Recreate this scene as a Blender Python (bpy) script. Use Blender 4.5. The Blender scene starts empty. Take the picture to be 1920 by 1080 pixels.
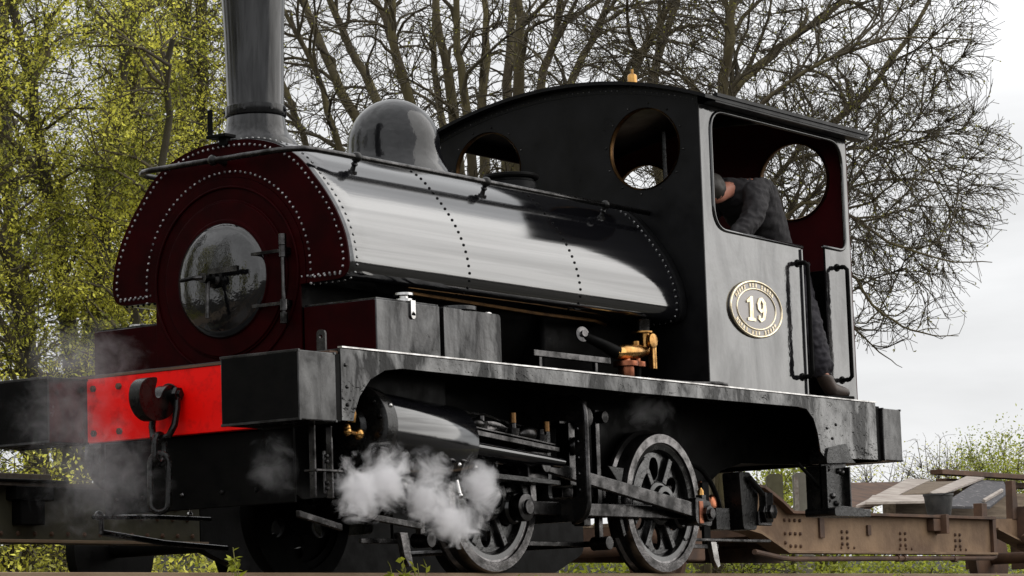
import bpy, bmesh, math, random
from mathutils import Vector, Matrix, kdtree, noise
from mathutils.geometry import tessellate_polygon

scene = bpy.context.scene
COL = scene.collection
R = math.radians
PI = math.pi
rng = random.Random(19)

# ------------------------------------------------------------------ camera
CAM_POS = Vector((-12.3139, -10.9581, -0.4318))
c_r = Vector((0.57442797, -0.8178862, -0.03308585))
c_u = Vector((-0.0813571, -0.09726605, 0.99192759))
c_w = Vector((0.81450201, 0.56709918, 0.12241319))
cam_data = bpy.data.cameras.new('camera')
cam = bpy.data.objects.new('camera', cam_data)
COL.objects.link(cam)
cam_data.sensor_width = 36.0
cam_data.lens = 5410.84 / 1920 * 36.0
cam_data.clip_start = 0.1
cam_data.clip_end = 3000
cam.matrix_world = Matrix(((c_r.x, c_u.x, -c_w.x, CAM_POS.x),
                           (c_r.y, c_u.y, -c_w.y, CAM_POS.y),
                           (c_r.z, c_u.z, -c_w.z, CAM_POS.z), (0, 0, 0, 1)))
scene.camera = cam

# ------------------------------------------------------------------ sky
SUN_DIR = Vector((0.62, -0.64, 0.50)).normalized()      # towards the sun
SUN_EL = math.asin(SUN_DIR.z)
SUN_AZ = math.atan2(SUN_DIR.x, SUN_DIR.y)
world = bpy.data.worlds.new('World')
scene.world = world
world.use_nodes = True
nt = world.node_tree
nt.nodes.clear()
wo = nt.nodes.new('ShaderNodeOutputWorld')
bg = nt.nodes.new('ShaderNodeBackground')
bg.inputs['Strength'].default_value = 0.1
sky = nt.nodes.new('ShaderNodeTexSky')
sky.sky_type = 'NISHITA'
sky.sun_disc = False
sky.sun_elevation = SUN_EL
sky.sun_rotation = SUN_AZ
tc = nt.nodes.new('ShaderNodeTexCoord')
sep = nt.nodes.new('ShaderNodeSeparateXYZ')
nt.links.new(tc.outputs['Generated'], sep.inputs[0])
# overcast: brighter overhead than at the horizon, the same all the way round
el = nt.nodes.new('ShaderNodeMapRange')
el.inputs['From Min'].default_value = 0.0
el.inputs['From Max'].default_value = 1.0
el.inputs['To Min'].default_value = 7.6
el.inputs['To Max'].default_value = 11.5
nt.links.new(sep.outputs['Z'], el.inputs['Value'])
mp = nt.nodes.new('ShaderNodeMapping')
mp.inputs['Scale'].default_value = (1.0, 1.0, 4.5)
nt.links.new(tc.outputs['Generated'], mp.inputs['Vector'])
cn = nt.nodes.new('ShaderNodeTexNoise')
cn.inputs['Scale'].default_value = 2.2
cn.inputs['Detail'].default_value = 7
cn.inputs['Roughness'].default_value = 0.52
cn.inputs['Distortion'].default_value = 0.4
nt.links.new(mp.outputs[0], cn.inputs['Vector'])
cr = nt.nodes.new('ShaderNodeMapRange')
cr.inputs['From Min'].default_value = 0.3
cr.inputs['From Max'].default_value = 0.7
cr.inputs['To Min'].default_value = 0.70
cr.inputs['To Max'].default_value = 1.25
nt.links.new(cn.outputs['Fac'], cr.inputs['Value'])
mul = nt.nodes.new('ShaderNodeMath')
mul.operation = 'MULTIPLY'
nt.links.new(el.outputs[0], mul.inputs[0])
nt.links.new(cr.outputs[0], mul.inputs[1])
cc = nt.nodes.new('ShaderNodeCombineColor')
for i, g in enumerate((0.985, 0.99, 1.0)):
    m_ = nt.nodes.new('ShaderNodeMath')
    m_.operation = 'MULTIPLY'
    m_.inputs[1].default_value = g
    nt.links.new(mul.outputs[0], m_.inputs[0])
    nt.links.new(m_.outputs[0], cc.inputs[i])
mixs = nt.nodes.new('ShaderNodeMix')
mixs.data_type = 'RGBA'
mixs.inputs['Factor'].default_value = 0.97
nt.links.new(sky.outputs[0], mixs.inputs[6])
nt.links.new(cc.outputs[0], mixs.inputs[7])
nt.links.new(mixs.outputs[2], bg.inputs['Color'])
nt.links.new(bg.outputs[0], wo.inputs[0])

sun_data = bpy.data.lights.new('sun', 'SUN')
sun_data.energy = 1.3
sun_data.angle = R(72)
sun_data.color = (1.0, 0.965, 0.91)
sun = bpy.data.objects.new('sun', sun_data)
COL.objects.link(sun)
sun.rotation_euler = SUN_DIR.to_track_quat('Z', 'Y').to_euler()
sun.location = (0, 0, 30)

scene.view_settings.view_transform = 'Standard'
scene.view_settings.look = 'None'
scene.view_settings.exposure = 0.26
scene.view_settings.gamma = 1.0
scene.view_settings.use_curve_mapping = False
scene.render.engine = 'CYCLES'
scene.cycles.use_denoising = True
scene.cycles.max_bounces = 8
scene.cycles.volume_bounces = 5
scene.cycles.transparent_max_bounces = 12
scene.cycles.volume_max_steps = 256

# ------------------------------------------------------------------ materials
MATS = {}


def N(t, typ, **kw):
    n = t.nodes.new(typ)
    for k, v in kw.items():
        n.inputs[k].default_value = v
    return n


def mat(name, col=(0.5, 0.5, 0.5), rough=0.5, metal=0.0, ior=1.5, col2=None, scale=4.0, detail=6, contrast=(0.35, 0.65),
        stretch=(1, 1, 1), rvar=0.0, bump=0.0, bscale=None, bdist=0.01, island=0.0, trans=0.0, bstretch=None, spec=0.5, grime=None):
    """Principled material: two colours mixed by noise, noise in roughness and relief."""
    m = bpy.data.materials.new(name)
    m.use_nodes = True
    t = m.node_tree
    p = t.nodes['Principled BSDF']
    p.inputs['Base Color'].default_value = (*col, 1)
    p.inputs['Roughness'].default_value = rough
    p.inputs['Metallic'].default_value = metal
    p.inputs['IOR'].default_value = ior
    p.inputs['Specular IOR Level'].default_value = spec
    co = N(t, 'ShaderNodeTexCoord')
    mpn = N(t, 'ShaderNodeMapping')
    mpn.inputs['Scale'].default_value = stretch
    t.links.new(co.outputs['Object'], mpn.inputs['Vector'])
    nz = N(t, 'ShaderNodeTexNoise', Scale=scale, Detail=detail, Roughness=0.6)
    t.links.new(mpn.outputs[0], nz.inputs['Vector'])
    rm = N(t, 'ShaderNodeMapRange')
    rm.inputs['From Min'].default_value, rm.inputs['From Max'].default_value = contrast
    t.links.new(nz.outputs['Fac'], rm.inputs['Value'])
    cout = None
    if col2 is not None:
        mx = N(t, 'ShaderNodeMix')
        mx.data_type = 'RGBA'
        mx.inputs[6].default_value = (*col, 1)
        mx.inputs[7].default_value = (*col2, 1)
        t.links.new(rm.outputs[0], mx.inputs['Factor'])
        cout = mx.outputs[2]
    if island > 0:
        ge = N(t, 'ShaderNodeNewGeometry')
        hs = N(t, 'ShaderNodeHueSaturation')
        mr = N(t, 'ShaderNodeMapRange')
        mr.inputs['To Min'].default_value = 1 - island
        mr.inputs['To Max'].default_value = 1 + island
        t.links.new(ge.outputs['Random Per Island'], mr.inputs['Value'])
        t.links.new(mr.outputs[0], hs.inputs['Value'])
        if cout:
            t.links.new(cout, hs.inputs['Color'])
        else:
            hs.inputs['Color'].default_value = (*col, 1)
        cout = hs.outputs[0]
    if cout:
        t.links.new(cout, p.inputs['Base Color'])
    if rvar > 0:
        rr = N(t, 'ShaderNodeMapRange')
        rr.inputs['From Min'].default_value = 0.3
        rr.inputs['From Max'].default_value = 0.7
        rr.inputs['To Min'].default_value = max(0.02, rough - rvar)
        rr.inputs['To Max'].default_value = rough + rvar
        t.links.new(nz.outputs['Fac'], rr.inputs['Value'])
        t.links.new(rr.outputs[0], p.inputs['Roughness'])
    if bump > 0:
        b2 = N(t, 'ShaderNodeTexNoise', Scale=bscale or scale * 4, Detail=5, Roughness=0.6)
        if bstretch:
            m2 = N(t, 'ShaderNodeMapping')
            m2.inputs['Scale'].default_value = bstretch
            t.links.new(co.outputs['Object'], m2.inputs['Vector'])
            t.links.new(m2.outputs[0], b2.inputs['Vector'])
        else:
            t.links.new(co.outputs['Object'], b2.inputs['Vector'])
        bp = N(t, 'ShaderNodeBump', Strength=bump, Distance=bdist)
        t.links.new(b2.outputs['Fac'], bp.inputs['Height'])
        t.links.new(bp.outputs[0], p.inputs['Normal'])
    if grime:                                   # a film of dirt dulls the gloss in patches: (least, most, scale, from, to)
        g2 = N(t, 'ShaderNodeTexNoise', Scale=grime[2], Detail=7, Roughness=0.62, Distortion=0.5)
        t.links.new(mpn.outputs[0] if len(grime) > 5 else co.outputs['Object'], g2.inputs['Vector'])
        g3 = N(t, 'ShaderNodeMapRange')
        g3.inputs['From Min'].default_value = grime[3]
        g3.inputs['From Max'].default_value = grime[4]
        g3.inputs['To Min'].default_value = grime[0]
        g3.inputs['To Max'].default_value = grime[1]
        t.links.new(g2.outputs['Fac'], g3.inputs['Value'])
        t.links.new(g3.outputs[0], p.inputs['Specular IOR Level'])
    if trans > 0:
        tr = N(t, 'ShaderNodeBsdfTranslucent')
        if cout:
            t.links.new(cout, tr.inputs['Color'])
        else:
            tr.inputs['Color'].default_value = (*col, 1)
        ms = N(t, 'ShaderNodeMixShader')
        ms.inputs[0].default_value = trans
        t.links.new(p.outputs[0], ms.inputs[1])
        t.links.new(tr.outputs[0], ms.inputs[2])
        t.links.new(ms.outputs[0], t.nodes['Material Output'].inputs['Surface'])
    MATS[name] = m
    return m


# polished black enamel mirrors the sky strongly, so it gets a high index
mat('tank_black', (0.004, 0.004, 0.005), 0.10, ior=2.6, scale=3.0, stretch=(0.10, 4, 6), rvar=0.04, bump=0.16, bscale=3,
    bdist=0.004, bstretch=(0.10, 4, 6), grime=(0.36, 0.5, 3.0, 0.36, 0.60, 1))
mat('cylinder_black', (0.004, 0.004, 0.005), 0.10, ior=2.0, scale=3.0, stretch=(0.12, 6, 9), rvar=0.04, grime=(0.30, 0.5, 3.0, 0.36, 0.56, 1))
mat('sheet_black', (0.008, 0.008, 0.009), 0.10, ior=2.15, scale=3.0, stretch=(1.5, 1, 0.5), rvar=0.07, bump=0.7, bscale=1.5, bdist=0.016,
    col2=(0.024, 0.021, 0.019), contrast=(0.45, 0.75), grime=(0.30, 0.5, 2.2, 0.36, 0.56, 1))
mat('box_black', (0.006, 0.006, 0.0065), 0.10, ior=1.7, scale=5, stretch=(1.7, 1, 0.5), rvar=0.09, bump=0.8, bscale=3.0, bdist=0.016,
    col2=(0.018, 0.016, 0.015), contrast=(0.5, 0.75), grime=(0.07, 0.5, 3.5, 0.40, 0.66, 1))
mat('valance_black', (0.005, 0.005, 0.005), 0.07, ior=1.95, scale=6, stretch=(1.2, 1, 0.6), rvar=0.06, bump=0.9, bscale=3.2, bdist=0.016,
    col2=(0.018, 0.016, 0.015), contrast=(0.5, 0.8), grime=(0.045, 0.5, 4.0, 0.43, 0.66, 1))
mat('block_black', (0.006, 0.0055, 0.0055), 0.20, ior=1.7, scale=5, stretch=(1.5, 1, 0.7), rvar=0.13, bump=0.3, bscale=9, bdist=0.006,
    col2=(0.017, 0.015, 0.014), contrast=(0.5, 0.75), grime=(0.12, 0.5, 5.0, 0.40, 0.70, 1))
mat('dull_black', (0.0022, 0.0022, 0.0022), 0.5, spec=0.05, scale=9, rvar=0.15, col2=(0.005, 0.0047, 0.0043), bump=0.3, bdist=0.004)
mat('oily_black', (0.004, 0.0038, 0.0036), 0.26, spec=0.3, scale=12, rvar=0.12, col2=(0.015, 0.013, 0.011), contrast=(0.5, 0.8),
    bump=0.5, bscale=40, bdist=0.004)
mat('cab_front_black', (0.0035, 0.0035, 0.0038), 0.36, spec=0.13, scale=5, rvar=0.1, col2=(0.007, 0.007, 0.0075), bump=0.2, bdist=0.003)
mat('chimney_black', (0.005, 0.005, 0.006), 0.16, ior=1.48, scale=4, stretch=(4, 4, 0.4), rvar=0.07, col2=(0.011, 0.011, 0.011), grime=(0.32, 0.58, 5.0, 0.38, 0.6, 1))
mat('dome_black', (0.004, 0.004, 0.005), 0.10, ior=1.5, scale=5, rvar=0.06, bump=0.6, bscale=3.5, bdist=0.012)
mat('door_black', (0.004, 0.004, 0.0045), 0.07, ior=1.75, scale=5, rvar=0.03, bump=0.6, bscale=3.5, bdist=0.012)
mat('maroon', (0.021, 0.0005, 0.0011), 0.42, spec=0.03, scale=5, rvar=0.08, col2=(0.011, 0.0003, 0.0006))
mat('inside_maroon', (0.055, 0.0025, 0.005), 0.5, spec=0.15, scale=5, col2=(0.038, 0.0017, 0.0035))
mat('signal_red', (0.98, 0.004, 0.002), 0.40, spec=0.15, scale=9, detail=9, rvar=0.1, col2=(0.55, 0.004, 0.003), contrast=(0.50, 0.74), bump=0.25, bscale=30, bdist=0.003)
mat('bright_steel', (0.55, 0.54, 0.53), 0.22, metal=1.0, scale=8, rvar=0.12, col2=(0.20, 0.19, 0.18), contrast=(0.4, 0.7))
mat('dark_steel', (0.085, 0.082, 0.082), 0.28, metal=1.0, scale=9, rvar=0.14, col2=(0.012, 0.0115, 0.011), contrast=(0.38, 0.64),
    bump=0.3, bscale=30, bdist=0.003)
mat('wheel_rim', (0.15, 0.143, 0.143), 0.18, metal=0.9, scale=11, rvar=0.10, col2=(0.022, 0.021, 0.020), contrast=(0.40, 0.66), bump=0.3, bdist=0.003)
mat('wheel_paint', (0.004, 0.004, 0.004), 0.20, ior=1.6, scale=9, rvar=0.14, col2=(0.025, 0.024, 0.023), contrast=(0.54, 0.72),
    bump=0.5, bscale=22, bdist=0.005)
mat('rivet_steel', (0.36, 0.35, 0.36), 0.45, metal=0.9, island=0.85)
mat('brass', (0.55, 0.31, 0.10), 0.26, metal=1.0, scale=14, rvar=0.1, col2=(0.26, 0.13, 0.04))
mat('plate_brass', (0.90, 0.82, 0.64), 0.34, metal=1.0, scale=20, rvar=0.08, col2=(0.72, 0.60, 0.40))
mat('dark_brass', (0.24, 0.13, 0.05), 0.4, metal=1.0, scale=10, col2=(0.10, 0.055, 0.025))
mat('plate_field', (0.30, 0.285, 0.28), 0.36, metal=0.6, scale=12)
mat('copper', (0.42, 0.16, 0.085), 0.34, metal=1.0, scale=14, rvar=0.1, col2=(0.18, 0.06, 0.035))
mat('rust', (0.125, 0.072, 0.038), 0.8, scale=2.6, detail=10, col2=(0.25, 0.16, 0.09), contrast=(0.36, 0.64), bump=0.6, bscale=18, bdist=0.008)
mat('dark_rust', (0.055, 0.030, 0.019), 0.8, scale=4, detail=8, col2=(0.13, 0.068, 0.038), bump=0.6, bscale=20, bdist=0.006)
mat('mossy_steel', (0.030, 0.027, 0.018), 0.85, scale=2.5, detail=8, col2=(0.065, 0.06, 0.03), bump=0.6, bscale=18, bdist=0.006)
mat('rail_steel', (0.16, 0.095, 0.05), 0.65, scale=3, detail=8, col2=(0.22, 0.15, 0.085), bump=0.4, bscale=25, bdist=0.003)
mat('old_wood', (0.20, 0.15, 0.10), 0.85, scale=2, stretch=(1, 14, 14), col2=(0.10, 0.07, 0.045), bump=0.6, bscale=10, bdist=0.006, bstretch=(1, 14, 14))
mat('pale_board', (0.48, 0.43, 0.38), 0.8, scale=2.5, stretch=(1, 9, 9), col2=(0.27, 0.22, 0.19), bump=0.4, bscale=9, bdist=0.004)
mat('sleeper_wood', (0.045, 0.034, 0.026), 0.9, scale=2, stretch=(12, 1, 12), col2=(0.08, 0.062, 0.046), bump=0.6, bdist=0.008)
mat('felt_grey', (0.06, 0.057, 0.062), 0.8, scale=14, col2=(0.30, 0.28, 0.28), contrast=(0.58, 0.66))
mat('concrete', (0.22, 0.20, 0.17), 0.9, scale=5, col2=(0.30, 0.28, 0.23), bump=0.5, bdist=0.006)
mat('mossy_concrete', (0.12, 0.11, 0.065), 0.9, scale=5, col2=(0.20, 0.18, 0.11), bump=0.5, bdist=0.006)
mat('rubber_bucket', (0.028, 0.028, 0.028), 0.6, scale=8, col2=(0.07, 0.068, 0.064), bump=0.2)
mat('bark', (0.085, 0.066, 0.040), 0.9, scale=3, stretch=(1, 1, .4), col2=(0.16, 0.135, 0.060), contrast=(0.4, 0.65), bump=0.7, bscale=14, bdist=0.02)
mat('bark_dark', (0.026, 0.021, 0.014), 0.9, scale=3, stretch=(1, 1, .4), col2=(0.05, 0.042, 0.022), bump=0.7, bscale=14, bdist=0.02)
mat('leaf_unseen_row', (0.022, 0.030, 0.010), 0.6, scale=0.9, detail=3, col2=(0.012, 0.017, 0.006), island=0.4)  # near-black leaf for the added tree row that darkens reflections
mat('twig', (0.050, 0.040, 0.028), 0.85, scale=2.0, col2=(0.105, 0.085, 0.045))
mat('leaf', (0.85, 0.81, 0.13), 0.5, scale=1.3, detail=4, col2=(0.21, 0.225, 0.026), contrast=(0.40, 0.60), island=0.8, trans=0.42)
mat('leaf_dark', (0.20, 0.21, 0.045), 0.55, scale=0.9, detail=3, col2=(0.10, 0.125, 0.02), island=0.5, trans=0.35)
mat('leaf_bright', (0.44, 0.46, 0.05), 0.5, scale=1.2, detail=3, col2=(0.22, 0.27, 0.025), island=0.6, trans=0.42)
mat('bud', (0.26, 0.25, 0.05), 0.6, island=0.5, trans=0.3)
mat('grass', (0.20, 0.23, 0.04), 0.7, scale=1.5, col2=(0.28, 0.22, 0.09), island=0.4, trans=0.35)
mat('earth', (0.016, 0.0145, 0.010), 0.95, scale=0.35, detail=10, col2=(0.032, 0.028, 0.018), bump=0.8, bscale=9, bdist=0.05)
mat('ballast', (0.016, 0.015, 0.014), 0.95, scale=22, detail=4, col2=(0.045, 0.041, 0.036), bump=1.0, bscale=24, bdist=0.04)
mat('jacket', (0.020, 0.018, 0.020), 0.85, scale=30, col2=(0.032, 0.029, 0.031), bump=0.6, bscale=9, bdist=0.02)
mat('trousers', (0.018, 0.016, 0.021), 0.85, scale=30, col2=(0.03, 0.027, 0.033), bump=0.6, bscale=11, bdist=0.018)
mat('skin', (0.50, 0.22, 0.15), 0.5, scale=20, col2=(0.44, 0.18, 0.12))
mat('hair', (0.03, 0.025, 0.02), 0.6, scale=40)
mat('boot_leather', (0.075, 0.05, 0.038), 0.5, scale=12, col2=(0.03, 0.022, 0.018), bump=0.4, bdist=0.004)


# ------------------------------------------------------------------ mesh builder
class MB:
    def __init__(self):
        self.v = []
        self.f = []

    def add(self, vs, fs):
        o = len(self.v)
        self.v.extend([tuple(q) for q in vs])
        self.f.extend([tuple(i + o for i in q) for q in fs])
        return self

    def box(self, x0, x1, y0, y1, z0, z1):
        vs = [(x, y, z) for x in (x0, x1) for y in (y0, y1) for z in (z0, z1)]
        return self.add(vs, [(0, 1, 3, 2), (4, 6, 7, 5), (0, 4, 5, 1), (2, 3, 7, 6), (0, 2, 6, 4), (1, 5, 7, 3)])

    def obox(self, c, ax, ay, az):
        """box from centre and three half-axis vectors"""
        c, ax, ay, az = Vector(c), Vector(ax), Vector(ay), Vector(az)
        vs = [c + ax * i + ay * j + az * k for i in (-1, 1) for j in (-1, 1) for k in (-1, 1)]
        return self.add(vs, [(0, 1, 3, 2), (4, 6, 7, 5), (0, 4, 5, 1), (2, 3, 7, 6), (0, 2, 6, 4), (1, 5, 7, 3)])

    def plate(self, axis, outer, holes, a0, a1):
        """flat plate with holes; axis x: outline in (y,z); axis y: (x,z); axis z: (x,y)"""
        loops = [list(outer)] + [list(h) for h in holes]

        def put(p, a):
            if axis == 'x':
                return (a, p[0], p[1])
            if axis == 'y':
                return (p[0], a, p[1])
            return (p[0], p[1], a)
        flat = [p for l in loops for p in l]
        n = len(flat)
        tris = tessellate_polygon([[Vector((p[0], p[1], 0)) for p in l] for l in loops])
        vs = [put(p, a0) for p in flat] + [put(p, a1) for p in flat]
        fs = [tuple(t) for t in tris] + [tuple(i + n for i in t) for t in tris]
        o = 0
        for l in loops:
            k = len(l)
            for i in range(k):
                j = (i + 1) % k
                fs.append((o + i, o + j, o + j + n, o + i + n))
            o += k
        return self.add(vs, fs)

    def lathe(self, prof, org, axis, seg=24, cap=True):
        """prof: list of (radius, distance along the axis)"""
        a = Vector(axis).normalized()
        h = Vector((0, 0, 1)) if abs(a.z) < 0.9 else Vector((1, 0, 0))
        e1 = a.cross(h).normalized()
        e2 = a.cross(e1)
        o = Vector(org)
        vs = []
        for r_, d in prof:
            for i in range(seg):
                t = 2 * PI * i / seg
                vs.append(o + a * d + (e1 * math.cos(t) + e2 * math.sin(t)) * r_)
        fs = []
        for k in range(len(prof) - 1):
            for i in range(seg):
                j = (i + 1) % seg
                fs.append((k * seg + i, k * seg + j, (k + 1) * seg + j, (k + 1) * seg + i))
        if cap:
            fs.append(tuple(range(seg)))
            fs.append(tuple((len(prof) - 1) * seg + i for i in range(seg)))
        return self.add(vs, fs)

    def tube(self, path, rad, seg=8, cap=True, closed=False):
        pts = [Vector(p) for p in path]
        n = len(pts)
        rads = rad if isinstance(rad, (list, tuple)) else [rad] * n
        vs, prev = [], None
        for i, p in enumerate(pts):
            if closed:
                d = pts[(i + 1) % n] - pts[i - 1]
            else:
                d = pts[min(i + 1, n - 1)] - pts[max(i - 1, 0)]
            d = d.normalized() if d.length > 1e-9 else Vector((0, 0, 1))
            if prev is None:
                h = Vector((0, 0, 1)) if abs(d.z) < 0.9 else Vector((1, 0, 0))
                e1 = d.cross(h).normalized()
            else:
                e1 = (prev - d * prev.dot(d)).normalized()
            prev = e1
            e2 = d.cross(e1)
            for k in range(seg):
                t = 2 * PI * k / seg
                vs.append(p + (e1 * math.cos(t) + e2 * math.sin(t)) * rads[i])
        fs = []
        m = n if closed else n - 1
        for i in range(m):
            j = (i + 1) % n
            for k in range(seg):
                l = (k + 1) % seg
                fs.append((i * seg + k, i * seg + l, j * seg + l, j * seg + k))
        if cap and not closed:
            fs.append(tuple(range(seg)))
            fs.append(tuple((n - 1) * seg + k for k in range(seg)))
        return self.add(vs, fs)

    def ball(self, c, r_, seg=12, rings=8, sc=(1, 1, 1)):
        c = Vector(c)
        vs = [c + Vector((0, 0, r_ * sc[2]))]
        for i in range(1, rings):
            t = PI * i / rings
            for k in range(seg):
                q = 2 * PI * k / seg
                vs.append(c + Vector((math.sin(t) * math.cos(q) * r_ * sc[0], math.sin(t) * math.sin(q) * r_ * sc[1], math.cos(t) * r_ * sc[2])))
        vs.append(c - Vector((0, 0, r_ * sc[2])))
        fs = [(0, 1 + k, 1 + (k + 1) % seg) for k in range(seg)]
        for i in range(rings - 2):
            for k in range(seg):
                l = (k + 1) % seg
                fs.append((1 + i * seg + k, 1 + (i + 1) * seg + k, 1 + (i + 1) * seg + l, 1 + i * seg + l))
        e = len(vs) - 1
        b = 1 + (rings - 2) * seg
        fs += [(e, b + (k + 1) % seg, b + k) for k in range(seg)]
        return self.add(vs, fs)

    def stud(self, p, n_, r_, h=None, seg=6):
        """a rivet or bolt head: a low dome"""
        h = h or r_ * 0.8
        return self.lathe([(r_, -0.002), (r_, h * 0.35), (r_ * 0.62, h * 0.9), (r_ * 0.1, h)], p, n_, seg, cap=False)

    def nut(self, p, n_, r_, h):
        self.lathe([(r_, -0.002), (r_, h), (r_ * 0.55, h), (r_ * 0.55, h * 1.5)], p, n_, 6)
        return self

    def mesh(self, name, smooth=35):
        me = bpy.data.meshes.new(name)
        me.from_pydata(self.v, [], self.f)
        bm = bmesh.new()
        bm.from_mesh(me)
        bmesh.ops.recalc_face_normals(bm, faces=bm.faces)
        bm.to_mesh(me)
        bm.free()
        if smooth:
            me.shade_smooth()
            me.set_sharp_from_angle(angle=R(smooth))
        return me


def circle(cx, cy, r_, n=40, a0=0.0, a1=2 * PI, end=False):
    k = n if not end else n - 1
    return [(cx + r_ * math.cos(a0 + (a1 - a0) * i / k), cy + r_ * math.sin(a0 + (a1 - a0) * i / k)) for i in range(n)]


def oval(cx, cy, rx, ry, n=40, rot=0):
    c, s = math.cos(rot), math.sin(rot)
    out = []
    for i in range(n):
        t = 2 * PI * i / n
        x, y = rx * math.cos(t), ry * math.sin(t)
        out.append((cx + x * c - y * s, cy + x * s + y * c))
    return out


def rounded(pts, rads, n=6):
    """polygon with rounded corners"""
    out = []
    k = len(pts)
    for i in range(k):
        p = Vector(pts[i])
        r_ = rads[i] if isinstance(rads, (list, tuple)) else rads
        if r_ <= 0:
            out.append((p.x, p.y))
            continue
        a = (Vector(pts[i - 1]) - p)
        b = (Vector(pts[(i + 1) % k]) - p)
        a.normalize()
        b.normalize()
        pa, pb = p + a * r_, p + b * r_
        for j in range(n + 1):
            t = j / n
            q = pa * (1 - t) ** 2 + p * 2 * t * (1 - t) + pb * t * t
            out.append((q.x, q.y))
    return out


def spline(pts, sub=6):
    """Catmull-Rom through 2-D or 3-D points"""
    P = [Vector(p) for p in pts]
    P = [P[0] * 2 - P[1]] + P + [P[-1] * 2 - P[-2]]
    out = []
    for i in range(1, len(P) - 2):
        for j in range(sub):
            t = j / sub
            a, b, c, d = P[i - 1], P[i], P[i + 1], P[i + 2]
            out.append(0.5 * ((2 * b) + (c - a) * t + (2 * a - 5 * b + 4 * c - d) * t * t + (3 * b - a - 3 * c + d) * t ** 3))
    out.append(P[-2])
    return out


# ------------------------------------------------------------------ objects
def thing(name, label, cat, loc=(0, 0, 0), rotz=0, group=None):
    o = bpy.data.objects.new(name, None)
    COL.objects.link(o)
    o.location = loc
    o.rotation_euler = (0, 0, rotz)
    o.empty_display_size = 0.2
    o['label'] = label
    o['category'] = cat
    if group:
        o['group'] = group
    o['_base'] = list(loc)
    return o


def obj(name, mb, material, parent=None, bevel=0, smooth=35, label=None, kind=None, local=False, seg=2):
    """one mesh object; coordinates of mb are the world's unless local"""
    me = mb.mesh(name, smooth) if isinstance(mb, MB) else mb
    me.materials.append(MATS[material])
    o = bpy.data.objects.new(name, me)
    COL.objects.link(o)
    if parent is not None:
        o.parent = parent
        if not local and parent.parent is None and parent.type == 'EMPTY':
            o.location = -Vector(parent.location)
    if bevel:
        b = o.modifiers.new('bevel', 'BEVEL')
        b.width = bevel
        b.segments = seg
        b.limit_method = 'ANGLE'
        b.angle_limit = R(40)
        b.harden_normals = True
    if label:
        o['label'] = label
    if kind:
        o['kind'] = kind
    return o


def islands(mb):
    par = list(range(len(mb.v)))

    def find(i):
        while par[i] != i:
            par[i] = par[par[i]]
            i = par[i]
        return i
    for f in mb.f:
        r0 = find(f[0])
        for i in f[1:]:
            par[find(i)] = r0
    groups = {}
    for f in mb.f:
        groups.setdefault(find(f[0]), []).append(f)
    out = []
    for fs in groups.values():
        ids = sorted({i for f in fs for i in f})
        ix = {a: b_ for b_, a in enumerate(ids)}
        m = MB()
        m.v = [mb.v[i] for i in ids]
        m.f = [tuple(ix[i] for i in f) for f in fs]
        out.append(m)
    return out


def each(name, mb, material, parent=None, bevel=0, **kw):
    """every separate piece of mb as an object of its own"""
    return [obj(name, m, material, parent, bevel, **kw) for m in islands(mb)]


def tag(o, label, cat, group=None, kind=None):
    if label:
        o['label'] = label
    if cat:
        o['category'] = cat
    if group:
        o['group'] = group
    if kind:
        o['kind'] = kind
    return o


ZF = 1.21                       # top of the footplate
# ================================================================== DRIVER
def wrinkle(me, amp, sc, seed):
    nrm = [v.normal.copy() for v in me.vertices]
    for v, n_ in zip(me.vertices, nrm):
        q = v.co * sc + Vector((seed, seed * 2, 0))
        f = 1 - abs(noise.noise(q) * 2)
        v.co += n_ * ((f - 0.5) * amp + noise.noise(q * 2.7) * amp * 0.5)
    return me


def skin_mesh(name, joints, edges, root, sub=2):
    """continuous body from a skeleton: joints {key: (pos, rx, ry)}"""
    keys = list(joints)
    me = bpy.data.meshes.new(name)
    me.from_pydata([joints[k][0] for k in keys], [(keys.index(a), keys.index(b)) for a, b in edges], [])
    ob = bpy.data.objects.new(name, me)
    COL.objects.link(ob)
    ob.modifiers.new('skin', 'SKIN')
    me.skin_vertices.new() if not me.skin_vertices else None
    sv = me.skin_vertices[0].data
    for i, k in enumerate(keys):
        r_ = joints[k][1]
        sv[i].radius = (r_, joints[k][2] if len(joints[k]) > 2 else r_)
        sv[i].use_root = (k == root)
    m_ = ob.modifiers.new('sub', 'SUBSURF')
    m_.levels = sub
    m_.render_levels = sub
    dg = bpy.context.evaluated_depsgraph_get()
    dg.update()
    ev = ob.evaluated_get(dg)
    out = bpy.data.meshes.new_from_object(ev)
    bpy.data.objects.remove(ob)
    out.shade_smooth()
    return out


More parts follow.
